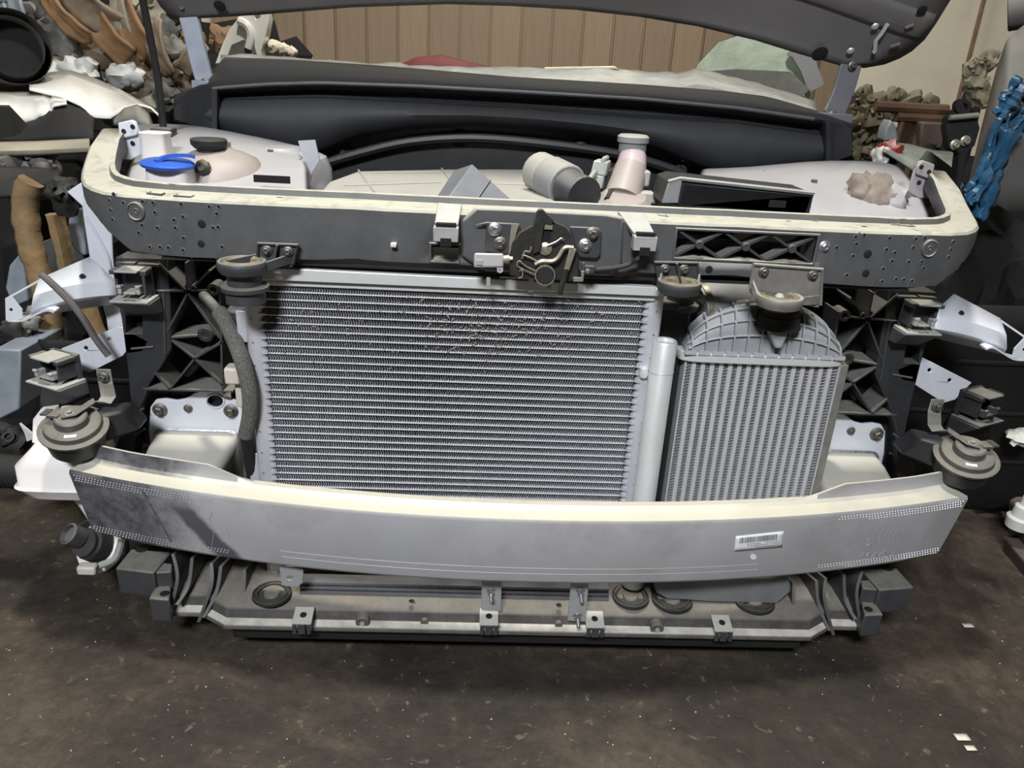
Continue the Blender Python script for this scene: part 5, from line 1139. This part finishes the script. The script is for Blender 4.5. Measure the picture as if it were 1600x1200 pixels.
tag(b.build('wall_pipe', 'pipe_rust'), 'thin rusty pipe running up the cream wall on the right', 'pipe')

for nm, x in (('wall_left', -5.6), ('wall_right', 5.6)): b = MB(); b.box((x, 2, 1.8), (.12, 11, 3.8)); struct(b.build(nm, 'plaster_cream'))
# ================================================================== scrap around the car
mat('tan_part', (.175, .130, .088), .7, 0, .35, 9, dust=.4, dcol=(.30, .26, .20), bump=.4, bscale=40)
mat('orange_part', (.22, .125, .06), .65, 0, .3, 7, bump=.3, bscale=40)
mat('beige_part', (.25, .22, .17), .75, 0, .3, 8, dust=.4, dcol=(.36, .33, .26), bump=.4, bscale=40)
mat('grey_part', (.12, .115, .105), .6, .2, .35, 9, dust=.4, dcol=(.28, .26, .22), bump=.4, bscale=40)
mat('dark_part', (.016, .015, .0145), .65, 0, .4, 9, dust=.12, dcol=(.2, .18, .14), bump=.3)
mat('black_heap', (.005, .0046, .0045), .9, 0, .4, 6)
mat('rust_part', (.11, .065, .042), .8, .1, .35, 9, bump=.4)
mat('white_part', (.50, .51, .50), .45, 0, .12, 9, dust=.3, dcol=(.6, .57, .48))
mat('paint_white', (.66, .66, .63), .18, 0, .05, 5, coat=.6, spots=.2, scol=(.50, .45, .38), sscale=3)
mat('blue_wrap', (.022, .085, .16), .35, 0, .5, 16, bump=.6, bscale=30, coat=.3)
mat('blue_panel', (.22, .25, .285), .5, 0, .25, 8)
mat('olive_part', (.15, .13, .088), .75, 0, .35, 10, dust=.4, dcol=(.30, .27, .19), bump=.4, bscale=40)
from mathutils import noise as nz
def casting(c, s, seed, squash=(1, 1, 1)):
    """knobbly engine or gearbox casting: lumpy housing, a flange and two stubs"""
    rnd = random.Random(seed); b = lump((0, 0, 0), s*squash[0], s*squash[1], s*squash[2], seed, .42, 3, 1.3)
    for k in range(1):
        d = V((rnd.uniform(-1, 1), rnd.uniform(-1, -.1), rnd.uniform(-.4, 1))).normalized(); r = s*rnd.uniform(.2, .38)
        b.lathe([(r*1.35, s*.55), (r*1.35, s*.68), (r, s*.68), (r*.95, s*1.02), (r*.6, s*1.02), (r*.55, s*.8), (0, s*.8)], (0, 0, 0), d, 12, cap=False)
    for k in range(2):
        a = V((rnd.uniform(-.8, .8), -.6, rnd.uniform(-.6, .8)))*s; R = Matrix.Rotation(rnd.random()*3, 3, V((rnd.random(), rnd.random(), rnd.random()))); b.box(a, (s*.9, s*.3, s*.22), R)
    R = Matrix.Rotation(rnd.random()*6, 3, 'Y') @ Matrix.Rotation(rnd.uniform(-.4, .4), 3, 'X'); b.v = [R @ v+V(c) for v in b.v]; return b
def sheet(c, w, h, seed, curl=.5, rot=0.0, tilt=.3):
    """bent body panel or bumper skin with ragged edge"""
    rnd = random.Random(seed); b = MB(); n, m = 14, 8; rows = []
    for i in range(m+1):
        r = []
        for j in range(n+1):
            u, v = j/n-.5, i/m-.5; e = .12*nz.noise(V((u*4, v*4, seed*1.7)))
            edge = 1+.16*nz.noise(V((math.atan2(v, u)*2, seed*3.1, 0)))
            r.append(V((u*w*edge, curl*w*(u*u)*1.2-curl*h*.8*v*v+e*w*.35, v*h*edge)))
        rows.append(r)
    R = Matrix.Rotation(rot, 3, 'Y') @ Matrix.Rotation(tilt, 3, 'X'); b.grid([[R @ p+V(c) for p in r] for r in rows]); return b
def scrap(kind, px, py, spx, Y, m, label, cat, group=None, **k):
    c = at(px, py, Y); s = spx/FPX*(c-CAM).length; seed = int(px*7+py*13) % 9973
    if kind == 'casting': o = casting(c, s, seed, k.get('squash', (1, .8, 1))).build(k.get('name', 'engine_casting'), m, ang=40)
    else: o = sheet(c, s*2, s*2*k.get('asp', .6), seed, k.get('curl', .4), k.get('rot', 0), k.get('tilt', .3)).build(k.get('name', 'body_panel'), m, solid=.012, ang=60)
    return tag(o, label, cat, group)
# dark heaps that carry the pieces, standing on the floor
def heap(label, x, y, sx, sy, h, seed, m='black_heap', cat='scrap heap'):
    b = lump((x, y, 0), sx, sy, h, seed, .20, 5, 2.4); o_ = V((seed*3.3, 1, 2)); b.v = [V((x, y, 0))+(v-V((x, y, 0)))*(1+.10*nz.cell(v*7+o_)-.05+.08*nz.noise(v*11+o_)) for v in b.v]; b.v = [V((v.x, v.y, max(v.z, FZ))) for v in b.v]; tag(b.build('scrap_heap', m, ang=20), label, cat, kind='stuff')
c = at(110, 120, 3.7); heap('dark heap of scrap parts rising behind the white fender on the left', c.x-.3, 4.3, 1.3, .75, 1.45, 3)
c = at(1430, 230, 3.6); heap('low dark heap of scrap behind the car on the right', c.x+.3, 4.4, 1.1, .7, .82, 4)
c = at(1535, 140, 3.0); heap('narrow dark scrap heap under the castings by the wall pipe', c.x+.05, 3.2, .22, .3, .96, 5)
G = 'dusty castings in the left heap'
left = [(100, 62, 30, 'grey_part', 'c'), (120, 28, 26, 'dark_part', 'c'), (178, 82, 30, 'tan_part', 'c'), (212, 100, 26, 'tan_part', 'c'), (62, 28, 22, 'dark_part', 'c'), (150, 118, 20, 'grey_part', 'c'), (258, 48, 22, 'grey_part', 'c'), (290, 118, 20, 'tan_part', 'c'), (232, 140, 26, 'beige_part', 'c'), (262, 150, 20, 'grey_part', 'c'),
        (205, 138, 20, 'beige_part', 'c'), (110, 96, 22, 'beige_part', 'c'), (272, 84, 18, 'grey_part', 'c'), (300, 60, 18, 'orange_part', 'c'), (246, 108, 18, 'tan_part', 'c'), (180, 130, 16, 'white_part', 'c'), (30, 10, 26, 'grey_part', 'c'), (350, 60, 18, 'orange_part', 'c'), (286, 20, 20, 'dark_part', 'c'), (230, 15, 22, 'beige_part', 'c')]
LEFT_LABELS = ["grey lumpy casting in the left heap, above the white fender's middle", 'black casting at the top of the left heap near the picture edge', 'tan bent casting in the left heap, left of the prop rod', 'tan casting touching the prop rod half way up the left heap', 'black casting above the round black liner', 'grey casting just above the white fender in the left heap', 'grey casting in the left heap between prop rod and left hinge', 'tan casting right above the end of the cowl at the left', 'beige casting above the tip of the white fender', 'grey casting at the foot of the left heap beside the prop rod', 'beige casting behind the top edge of the white fender', 'beige casting in the left heap next to the round black liner', 'grey casting beside the left hinge arm', 'orange casting left of the blue-grey hinge arm', 'tan casting behind the middle of the prop rod', 'white casting among the bags above the white fender', 'grey casting in the top left corner of the picture', 'orange casting right of the blue-grey hinge arm', "black casting under the hood's left corner", 'beige casting behind the top of the prop rod']
for (px, py, s, m, k), lb in zip(left, LEFT_LABELS):
    scrap('casting', px, py, s, 3.3 if py > 60 else 3.5, m, lb, 'scrap part', G)
for px, py, s, m, rot, asp, lb in ((150, 22, 40, 'tan_part', .6, .5, 'broad tan curved panel at the top of the left heap'), (205, 45, 36, 'orange_part', 1.1, .55, 'orange-tan torn panel in the left heap'), (100, 30, 34, 'orange_part', .8, .35, 'narrow orange-brown strip panel at the upper left'), (245, 75, 34, 'tan_part', 1.4, .4, 'upright tan panel behind the prop rod'), (170, 60, 30, 'orange_part', .9, .6, 'orange-tan bumper skin in the middle of the left heap'),
                                  (186, 20, 40, 'beige_part', 1.5, .28, 'long beige upright trim in the left heap'), (300, 90, 24, 'tan_part', -.9, .5, 'small tan panel behind the left hinge'), (28, 18, 30, 'blue_panel', 1.45, .35, 'blue-grey plastic upright at the top left corner'), (8, 40, 22, 'blue_panel', 1.2, .6, 'grey-blue wrapped piece at the left edge')):
    scrap('sheet', px, py, s, 3.15, m, lb, 'scrap panel', rot=rot, asp=asp, curl=.5)
for k, (px, py, s) in enumerate(((125, 112, 26), (196, 118, 24), (85, 118, 26))):
    lump(at(px, py, 3.2), s/FPX*3.2, s/FPX*2.4, s/FPX*2.4, 70+k, .3).build('plastic_bag', 'white_part', ang=60)
    tag(bpy.context.scene.objects[-1] if False else COL.objects[-1], ('white crumpled bag in the left heap, nearest the prop rod', 'white crumpled bag in the middle of the left heap', 'white crumpled bag above the glossy fender')[(1 if k == 0 else 0 if k == 1 else 2)], 'bag')
# big round dark duct mouth at far left
c = at(6, 98, 2.7); r = 50/FPX*2.8
t = thing('wheel_arch_liner', 'large round black liner with dusty rim at the far left', 'wheel liner', c-V((0, 0, r)))
b = MB(); b.lathe([(r*.72, .25), (r*.80, .0), (r*.88, -.012), (r*.92, .02), (r*.9, .25)], c, (.55, -.75, .2), 32, cap=False); b.build('rim', 'grey_part', t)
b = MB(); b.lathe([(0, .18), (r*.78, .18), (r*.8, .0)], c, (.55, -.75, .2), 32, cap=False); b.build('dark_inside', 'void', t)
# white glossy fender panels of a neighbouring car
def skin(name, label, outline_top, outline_bot, Y0, Y1, m, cat, bow=.06, n=26, solid=.006):
    x0 = max(outline_top[0][0], outline_bot[0][0]); x1 = min(outline_top[-1][0], outline_bot[-1][0]); rows = []
    for i in range(7):
        v = i/6; rows.append([at(x, lerp(interp(outline_top, x), interp(outline_bot, x), v), lerp(Y0, Y1, v)-bow*math.sin(math.pi*v)) for x in [lerp(x0, x1, j/n) for j in range(n+1)]])
    b = MB(); b.grid(rows); return tag(b.build(name, m, solid=solid, ang=60), label, cat)
skin('fender', 'glossy white fender leaning at the upper left beside the engine bay', [(46, 122), (80, 114), (110, 111), (150, 124), (190, 142), (222, 160), (252, 182)], [(46, 140), (95, 152), (130, 168), (145, 184), (172, 186), (190, 174), (215, 164), (235, 168), (252, 184)], 2.75, 2.45, 'paint_white', 'fender')
skin('fender_edge', 'crumpled white body panel at the left edge', [(-30, 142), (20, 144), (60, 146), (104, 156)], [(-30, 172), (10, 176), (28, 194), (52, 190), (66, 180), (78, 190), (82, 168), (104, 163)], 2.5, 2.3, 'paint_white', 'body panel')
skin('fender_liner', 'black fender liner under the white panel at the left', [(-30, 178), (28, 192), (60, 182), (84, 166), (104, 163), (128, 172), (146, 186)], [(-30, 222), (146, 220)], 2.35, 2.15, 'black_paint', 'liner')
skin('cross_tube', 'dusty cream bar lying left of the beam arm', [(-30, 224), (60, 222), (140, 218)], [(-30, 244), (60, 242), (140, 238)], 2.08, 2.02, 'beige_part', 'bar', .03)
skin('splash_shield', 'dark grey plastic shield at the left edge below the cream bar', [(-30, 262), (50, 262), (92, 268)], [(-30, 312), (30, 306), (92, 282)], 2.0, 1.85, 'plastic_dark', 'shield', .03)
skin('inner_liner', 'grey rounded liner between the white fender and the beam arm', [(178, 188), (195, 170), (215, 164), (232, 178), (240, 200)], [(178, 196), (240, 206)], 2.25, 2.2, 'plastic', 'liner', .02)
# black mass added to fill the dark void on the left
def body_block(label, pts, Y, dep, m, name='car_body'):
    b = MB(); b.prism(ats(pts, Y), (0, dep, 0)); return tag(b.build(name, m, bevel=.02), label, 'car body')
heap('black mass added as the dark void at the left behind the fender bracket', -1.58, 2.26, .62, .42, .86, 9, 'black_heap', 'dark backing')
def strip(label, pts, Y, w, m, name='foam_strip', cat='strip'):
    P = smooth(ats(pts, Y), 4); b = MB(); rnd = random.Random(len(label)); rings = []
    for i, p in enumerate(P):
        d = (P[min(i+1, len(P)-1)]-P[max(i-1, 0)]).normalized(); a = V((0, 1, 0)).cross(d).normalized()*(w/2)*(1+rnd.uniform(-.12, .12)); k = V((0, .022, 0))
        rings.append([p-a, p-a*.5-k*.6, p+a*.5-k*.6, p+a, p+a+k, p-a+k])
    b.loft(rings); return tag(b.build(name, m, ang=50), label, cat)
mat('foam_ochre', (.21, .135, .062), .85, 0, .35, 16, bump=.6, bscale=60, spots=.75, scol=(.15, .115, .08), sscale=11)
strip('wide ochre foam strip running down behind the left fender bracket', [(45, 284), (36, 310), (37, 350), (46, 395), (58, 430), (72, 480), (80, 580)], 1.75, .050, 'foam_ochre')
strip('narrow frayed ochre strip behind the left fender bracket', [(82, 335), (88, 360), (96, 390), (104, 425), (130, 470), (150, 525)], 1.75, .030, 'foam_ochre')
lt = [('pale blue torn panel right of the ochre strips', [(108, 330), (130, 325), (134, 400), (120, 396), (104, 370)], 1.82), ('blue-grey panel corner low behind the fender bracket', [(14, 415), (34, 392), (44, 470), (20, 480), (8, 450)], 1.82), ('pale blue square panel at the left edge above the bellows', [(-10, 545), (32, 547), (30, 640), (-10, 660)], 1.6), ('whitish frayed panel between the ochre strips', [(60, 378), (66, 400), (76, 440), (70, 460), (56, 440)], 1.80)]
for lb, o, Y in lt: b = MB(); b.prism(ats(o, Y), (.01, .16, 0)); tag(b.build('torn_panel', 'blue_panel', bevel=.004), lb, 'panel')
for k, (px, py, r, m, lb) in enumerate(((26, 520, 20, 'dark_part', 'dark knobbly casting left of the ochre strip end'), (20, 690, 28, 'dark_part', 'dark casting at the left edge above the bellows'), (48, 500, 14, 'grey_part', 'small grey casting hooked by the left bracket end'), (30, 260, 22, 'grey_part', 'grey casting under the cream bar at the left'), (70, 258, 18, 'grey_part', 'grey casting beside the beam arm at the left'), (100, 305, 24, 'dark_part', 'black twisted casting behind the ochre strips'))):
    scrap('casting', px, py, r, 1.7 if py > 300 else 2.05, m, lb, 'scrap part')
b = MB(); b.prism(ats([(30, 662), (54, 682), (56, 684), (42, 690), (38, 676)], 1.42), (0, .006, 0)); tag(b.build('metal_shard', 'white_part'), 'bright bent metal shard beside the left horn', 'scrap part')
# right side
mat('dull_brown', (.085, .055, .045), .7, 0, .25, 10, dust=.2, dcol=(.2, .16, .13))
mat('fender_grey', (.085, .083, .078), .7, 0, .2, 7, dust=.25, dcol=(.22, .2, .18))
heap('black mass added as the dark void at the right behind the beam', 1.72, 2.25, .62, .5, .93, 12, 'black_heap', 'dark backing')  # added black lump that makes the right side read as deep shade
skin('grey_fender', 'dusty grey fender of the next car at the right edge', [(1512, 300), (1535, 200), (1558, 110), (1575, 60), (1612, 30)], [(1512, 305), (1535, 330), (1558, 320), (1575, 330), (1612, 330)], 2.1, 1.95, 'fender_grey', 'fender', .05)
t = thing('blue_wrap', 'torn blue plastic wrap hanging on the grey fender at the right', 'plastic wrap', at(1530, 345, 1.9))
for k, (pts, w) in enumerate((([(1604, 150), (1580, 180), (1558, 225), (1540, 280), (1522, 340)], .05), ([(1604, 185), (1580, 215), (1560, 255), (1546, 305), (1530, 345)], .035), ([(1590, 155), (1566, 190), (1546, 238), (1526, 285), (1506, 305)], .035), ([(1600, 128), (1582, 150), (1570, 168), (1560, 182)], .05), ([(1575, 200), (1556, 250), (1535, 290), (1512, 318)], .03))):
    P = smooth(ats(pts, 1.90-.012*k), 5); b = MB(); rings = []; rnd = random.Random(k+50)
    for i_, p in enumerate(P):
        d = (P[min(i_+1, len(P)-1)]-P[max(i_-1, 0)]).normalized(); a = V((0, 1, 0)).cross(d).normalized()*(w/2)*(1+rnd.uniform(-.35, .3))
        rings.append([p-a, p-a*.4+V((0, -.016*rnd.random(), 0)), p+a*.1+V((0, .01*rnd.random(), 0)), p+a*.5+V((0, -.016*rnd.random(), 0)), p+a])
    b.loft(rings, close=False, cap=False); b.build('wrap_fold', 'blue_wrap', t, solid=.003, ang=25)
skin('dark_bonnet_edge', 'dark silver panel corner at the top right', [(1575, -20), (1612, -30)], [(1575, 48), (1612, 42)], 2.2, 2.15, 'fender_grey', 'body panel', .05)
t = thing('black_hinge_bracket', 'black steel bracket with a round eye at the right behind the beam arm', 'bracket', at(1503, 300, 1.8))
b = MB(); b.prism(ats(circ(1506, 167, 13, 12, 20), 1.8), (0, .015, 0), [ats(circ(1506, 167, 7, 6, 16), 1.8)]); b.build('eye', 'black_paint', t)
b = MB(); b.prism(ats([(1484, 182), (1526, 178), (1532, 200), (1524, 228), (1514, 236), (1500, 300), (1492, 300), (1500, 240), (1484, 234), (1480, 200)], 1.8), (0, .03, 0)); b.build('arm', 'black_paint', t, bevel=.004)
b = MB(); b.tube(ats([(1484, 184), (1528, 180)], 1.79), .006, 8); b.build('cross_pin', 'strap_steel', t)
p = at(1496, 296, 1.815); b = MB(); b.tube([p, V((p.x, 1.82, FZ))], .018, 8); b.build('leg', 'black_paint', t)
for px, py in ((1508, 220), (1492, 226)): bolt(at(px, py, 1.797), t, .012, 'latch_steel')
G2 = 'olive castings in the right heap'
RIGHT_LABELS = ['olive casting next to the right hinge foot', 'olive casting in the middle of the right heap, left part', 'olive casting on top of the right heap left of the rusty rails', 'olive casting against the left end of the upper rusty rail', 'olive casting above the right end of the cowl', 'olive casting left of the pale blue-grey casing', 'small olive casting lowest in the right heap by the cowl end', 'olive casting under the pale blue-grey casing', 'olive casting half hidden behind the right hinge', 'olive casting under the upper rusty rail', 'small olive casting highest beside the right hinge', 'small olive casting on the left end of the upper rusty rail', 'olive casting lying on the upper rusty rail, its middle', 'olive casting lying on the upper rusty rail, towards its right end', 'smallest olive casting on top of the right heap', 'small olive casting between the right heap and the rusty rails']
for (px, py, s), lb in zip(((1318, 172, 18), (1335, 190, 17), (1352, 168, 16), (1362, 190, 16), (1340, 215, 16), (1375, 210, 15), (1330, 238, 14), (1356, 232, 15), (1306, 205, 14), (1385, 178, 14), (1325, 158, 14), (1370, 158, 13), (1420, 160, 14), (1450, 165, 14), (1350, 152, 12), (1395, 150, 12)), RIGHT_LABELS):
    scrap('casting', px, py, s, 3.5, 'olive_part', lb, 'scrap part', G2)
for (px, py, s), lb in zip(((1525, 130, 14), (1520, 105, 12), (1535, 148, 14), (1548, 95, 12)), ('yellowish casting by the wall pipe, the left middle one', 'small yellowish casting by the wall pipe, the upper left one', 'yellowish casting by the wall pipe, the lowest one', 'small yellowish casting by the wall pipe, the uppermost one')):
    scrap('casting', px, py, s, 2.9, 'olive_part', lb, 'scrap part', 'castings by the wall pipe')
for pts, lb in (([(1368, 166), (1480, 172)], 'upper rusty rail behind the right beam arm'), ([(1400, 182), (1485, 186)], 'lower rusty rail behind the right beam arm')):
    b = MB(); b.tube(ats(pts, 3.3), .022, 8); tag(b.build('rusty_rail', 'rust_part'), lb, 'rail')
for px in (1412, 1442): p = at(px, 178, 3.3); b = MB(); b.tube([p, V((p.x-.02, 3.3, FZ))], .014, 8); tag(b.build('rack_post', 'rust_part'), 'thin rusty rack post, %s of two behind the right beam arm' % ('left' if px < 1430 else 'right'), 'post')
b = MB(); q = ats([(1440, 190), (1482, 192), (1484, 232), (1438, 234)], 3.25); b.hexa(q, [v+V((0, .2, 0)) for v in q]); tag(b.build('dark_crate', 'dull_brown', bevel=.01), 'dark brown crate on the rack at the right', 'crate')
b = MB(); b.prism(ats([(1380, 222), (1384, 200), (1393, 186), (1400, 196), (1405, 222)], 3.0), (.02, .1, 0)); tag(b.build('pale_casing', 'blue_panel', bevel=.01), 'pale blue-grey casing in the right heap', 'scrap part')
mat('red_lamp', (.17, .010, .014), .35, 0, .2, 12)
tag(lump(at(1388, 243, 2.7), .045, .04, .04, 91, .35).build('red_lamp', 'red_lamp', ang=60), 'small red lamp fragment in the right heap', 'lamp')
tag(lump(at(1376, 246, 2.65), .03, .03, .035, 92, .3).build('white_cup', 'white_part', ang=60), 'small white lump left of the red lamp fragment', 'scrap part')
tag(lump(at(1486, 276, 2.2), .02, .02, .025, 93, .3).build('red_lamp', 'red_lamp', ang=60), 'tiny red fragment beside the black eye bracket', 'lamp')
mat('bag_green', (.20, .225, .205), .45, 0, .35, 10, bump=.6, bscale=20)
skin('grey_bag', 'crumpled grey-green bag below the rack at the right', [(1380, 222), (1420, 226), (1460, 236), (1505, 240)], [(1380, 236), (1420, 262), (1460, 290), (1505, 296)], 3.0, 2.6, 'bag_green', 'bag', .1)
b = MB(); b.bar(ats([(1440, 250), (1470, 272), (1490, 300)], 1.95), .05, .02, up=(0, 1, 0)); tag(b.build('grey_strut', 'grey_part'), 'slanting grey strut behind the right beam arm', 'strut')
# right lower: rod, orange fitting, brown boxes
b = MB(); b.tube(smooth(ats([(1600, 500), (1592, 570), (1582, 620), (1572, 662)], 1.75), 3), .009, 8); tag(b.build('rusty_rod', 'olive_part'), 'thin rusty rod standing at the right edge', 'rod')
t = thing('orange_fitting', 'rusty orange pipe fitting with a wire loop at the right edge', 'fitting', at(1568, 668, 1.7))
lump(at(1566, 658, 1.7), .035, .03, .02, 95, .4).build('body', 'rust_part', t, ang=60)
b = MB(); b.tube(ats([(1572, 660), (1592, 652), (1594, 658), (1578, 672)], 1.69), .003, 6); b.build('wire_loop', 'latch_steel', t)
tag(lump(at(1596, 684, 1.6), .03, .03, .02, 96, .3).build('white_lump', 'white_part', ang=60), 'small pale lump at the right edge under the wire loop', 'scrap part')
b = MB(); o = ats([(1622, 830), (1634, 824), (1720, 818), (1720, 890), (1618, 884)], 1.46); b.prism(o, (.02, .14, 0))
mat('brown_box', (.055, .040, .036), .6, 0, .2, 14, dust=.3, dcol=(.25, .2, .17))
tag(b.build('brown_box', 'brown_box', bevel=.006), 'dull brown box at the right edge, the upper of two', 'box')
b = MB(); o = ats([(1612, 890), (1720, 884), (1720, 943), (1608, 940)], 1.42); b.prism(o, (.02, .14, 0)); tag(b.build('brown_box', 'brown_box', bevel=.006), 'dull brown box at the right edge, the lower of two', 'box')
c = at(1598, 806, 1.52); b = MB(); b.lathe([(.03, -.03), (.032, -.005), (.024, 0), (.022, .025), (.014, .03), (.012, .05), (0, .05)], c, n=18, cap=False); tag(b.build('white_fitting', 'white_part'), 'white plastic fitting on top of the upper brown box', 'fitting')
strip('dull brown hose hanging in the dark at the right', [(1545, 650), (1550, 720), (1548, 790), (1530, 860)], 1.72, .06, 'dull_brown', 'hose', 'hose')
b = MB(); o = ats([(1530, 660), (1600, 640), (1640, 640), (1640, 900), (1540, 900)], 1.95); b.prism(o, (0, .1, 0)); tag(b.build('door_card', 'dull_brown', bevel=.01), 'dark brown door card standing behind the rod at the right edge', 'door card')
# grit and litter on the floor
b = MB(); rnd = random.Random(21)
for k in range(120):
    px, py = rnd.uniform(0, 1600), rnd.uniform(930, 1200) if rnd.random() < .85 else rnd.uniform(800, 930); p = atz(px, py, FZ); s = rnd.uniform(.0006, .0016)
    a = rnd.random()*6; b.add([p+V((math.cos(a+q)*s*rnd.uniform(.6, 1.5), math.sin(a+q)*s, 0)) for q in (0, 1.57, 3.14, 4.71)]+[p+V((0, 0, s))], [(0,1,4),(1,2,4),(2,3,4),(3,0,4)])
tag(b.build('floor_grit', 'white_part', ang=5), 'pale grit scattered on the dark concrete floor', 'grit', kind='stuff')
for px, py, w, lb in ((1503, 1153, .012, 'yellowish paper scrap on the floor at the lower right'), (1516, 1170, .009, 'pale paper scrap on the floor nearest the lower right corner'), (1512, 978, .011, 'grey paper scrap on the floor in the shade at the right')):
    p = atz(px, py, FZ+.001); b = MB(); b.grid([[p+V((u*w, v*w*.6, .0015*nz.noise(V((u*3, v*3, px))) + .002)) for u in (-1, -.3, .4, 1)] for v in (-1, 0, 1)]); tag(b.build('paper_scrap', 'cream_foam', solid=.0006), lb, 'paper')

# torn white pillar rising behind the cowl on the left
t = thing('body_pillar', 'torn white body pillar with a bolt hole rising behind the cowl on the left', 'body pillar', at(380, 90, 2.5))
o = [(336, 100), (346, 72), (358, 46), (376, 24), (398, 14), (416, 16), (420, 30), (416, 52), (408, 78), (410, 92), (378, 88), (360, 96)]
b = MB(); b.prism(ats(o, 2.5), (0, .05, 0), [ats(circ(402, 24, 5, 6, 12), 2.5)]); b.build('pillar_shell', 'paint_white', t, bevel=.008)
b = MB(); b.prism(ats([(352, 96), (362, 70), (380, 62), (396, 70), (402, 92)], 2.49), (0, .02, 0)); b.build('torn_skin', 'grey_part', t)
b = MB(); b.tube(smooth(ats([(372, 32), (386, 40), (392, 56), (388, 76)], 2.49), 4), .012, 8); b.build('pressed_ridge', 'paint_white', t)
for k, (px, py, r) in enumerate(((428, 74, 10), (444, 78, 9), (456, 82, 8))):
    tag(lump(at(px, py, 2.55), r/FPX*2.6, r/FPX*2.4, r/FPX*2.6, 120+k, .25).build('foam_lump', 'cream_foam', ang=60), ('cream foam lump touching the torn white pillar', 'middle cream foam lump of three on the dashboard at the left', 'smallest cream foam lump of three, nearest the planks')[k], 'foam')
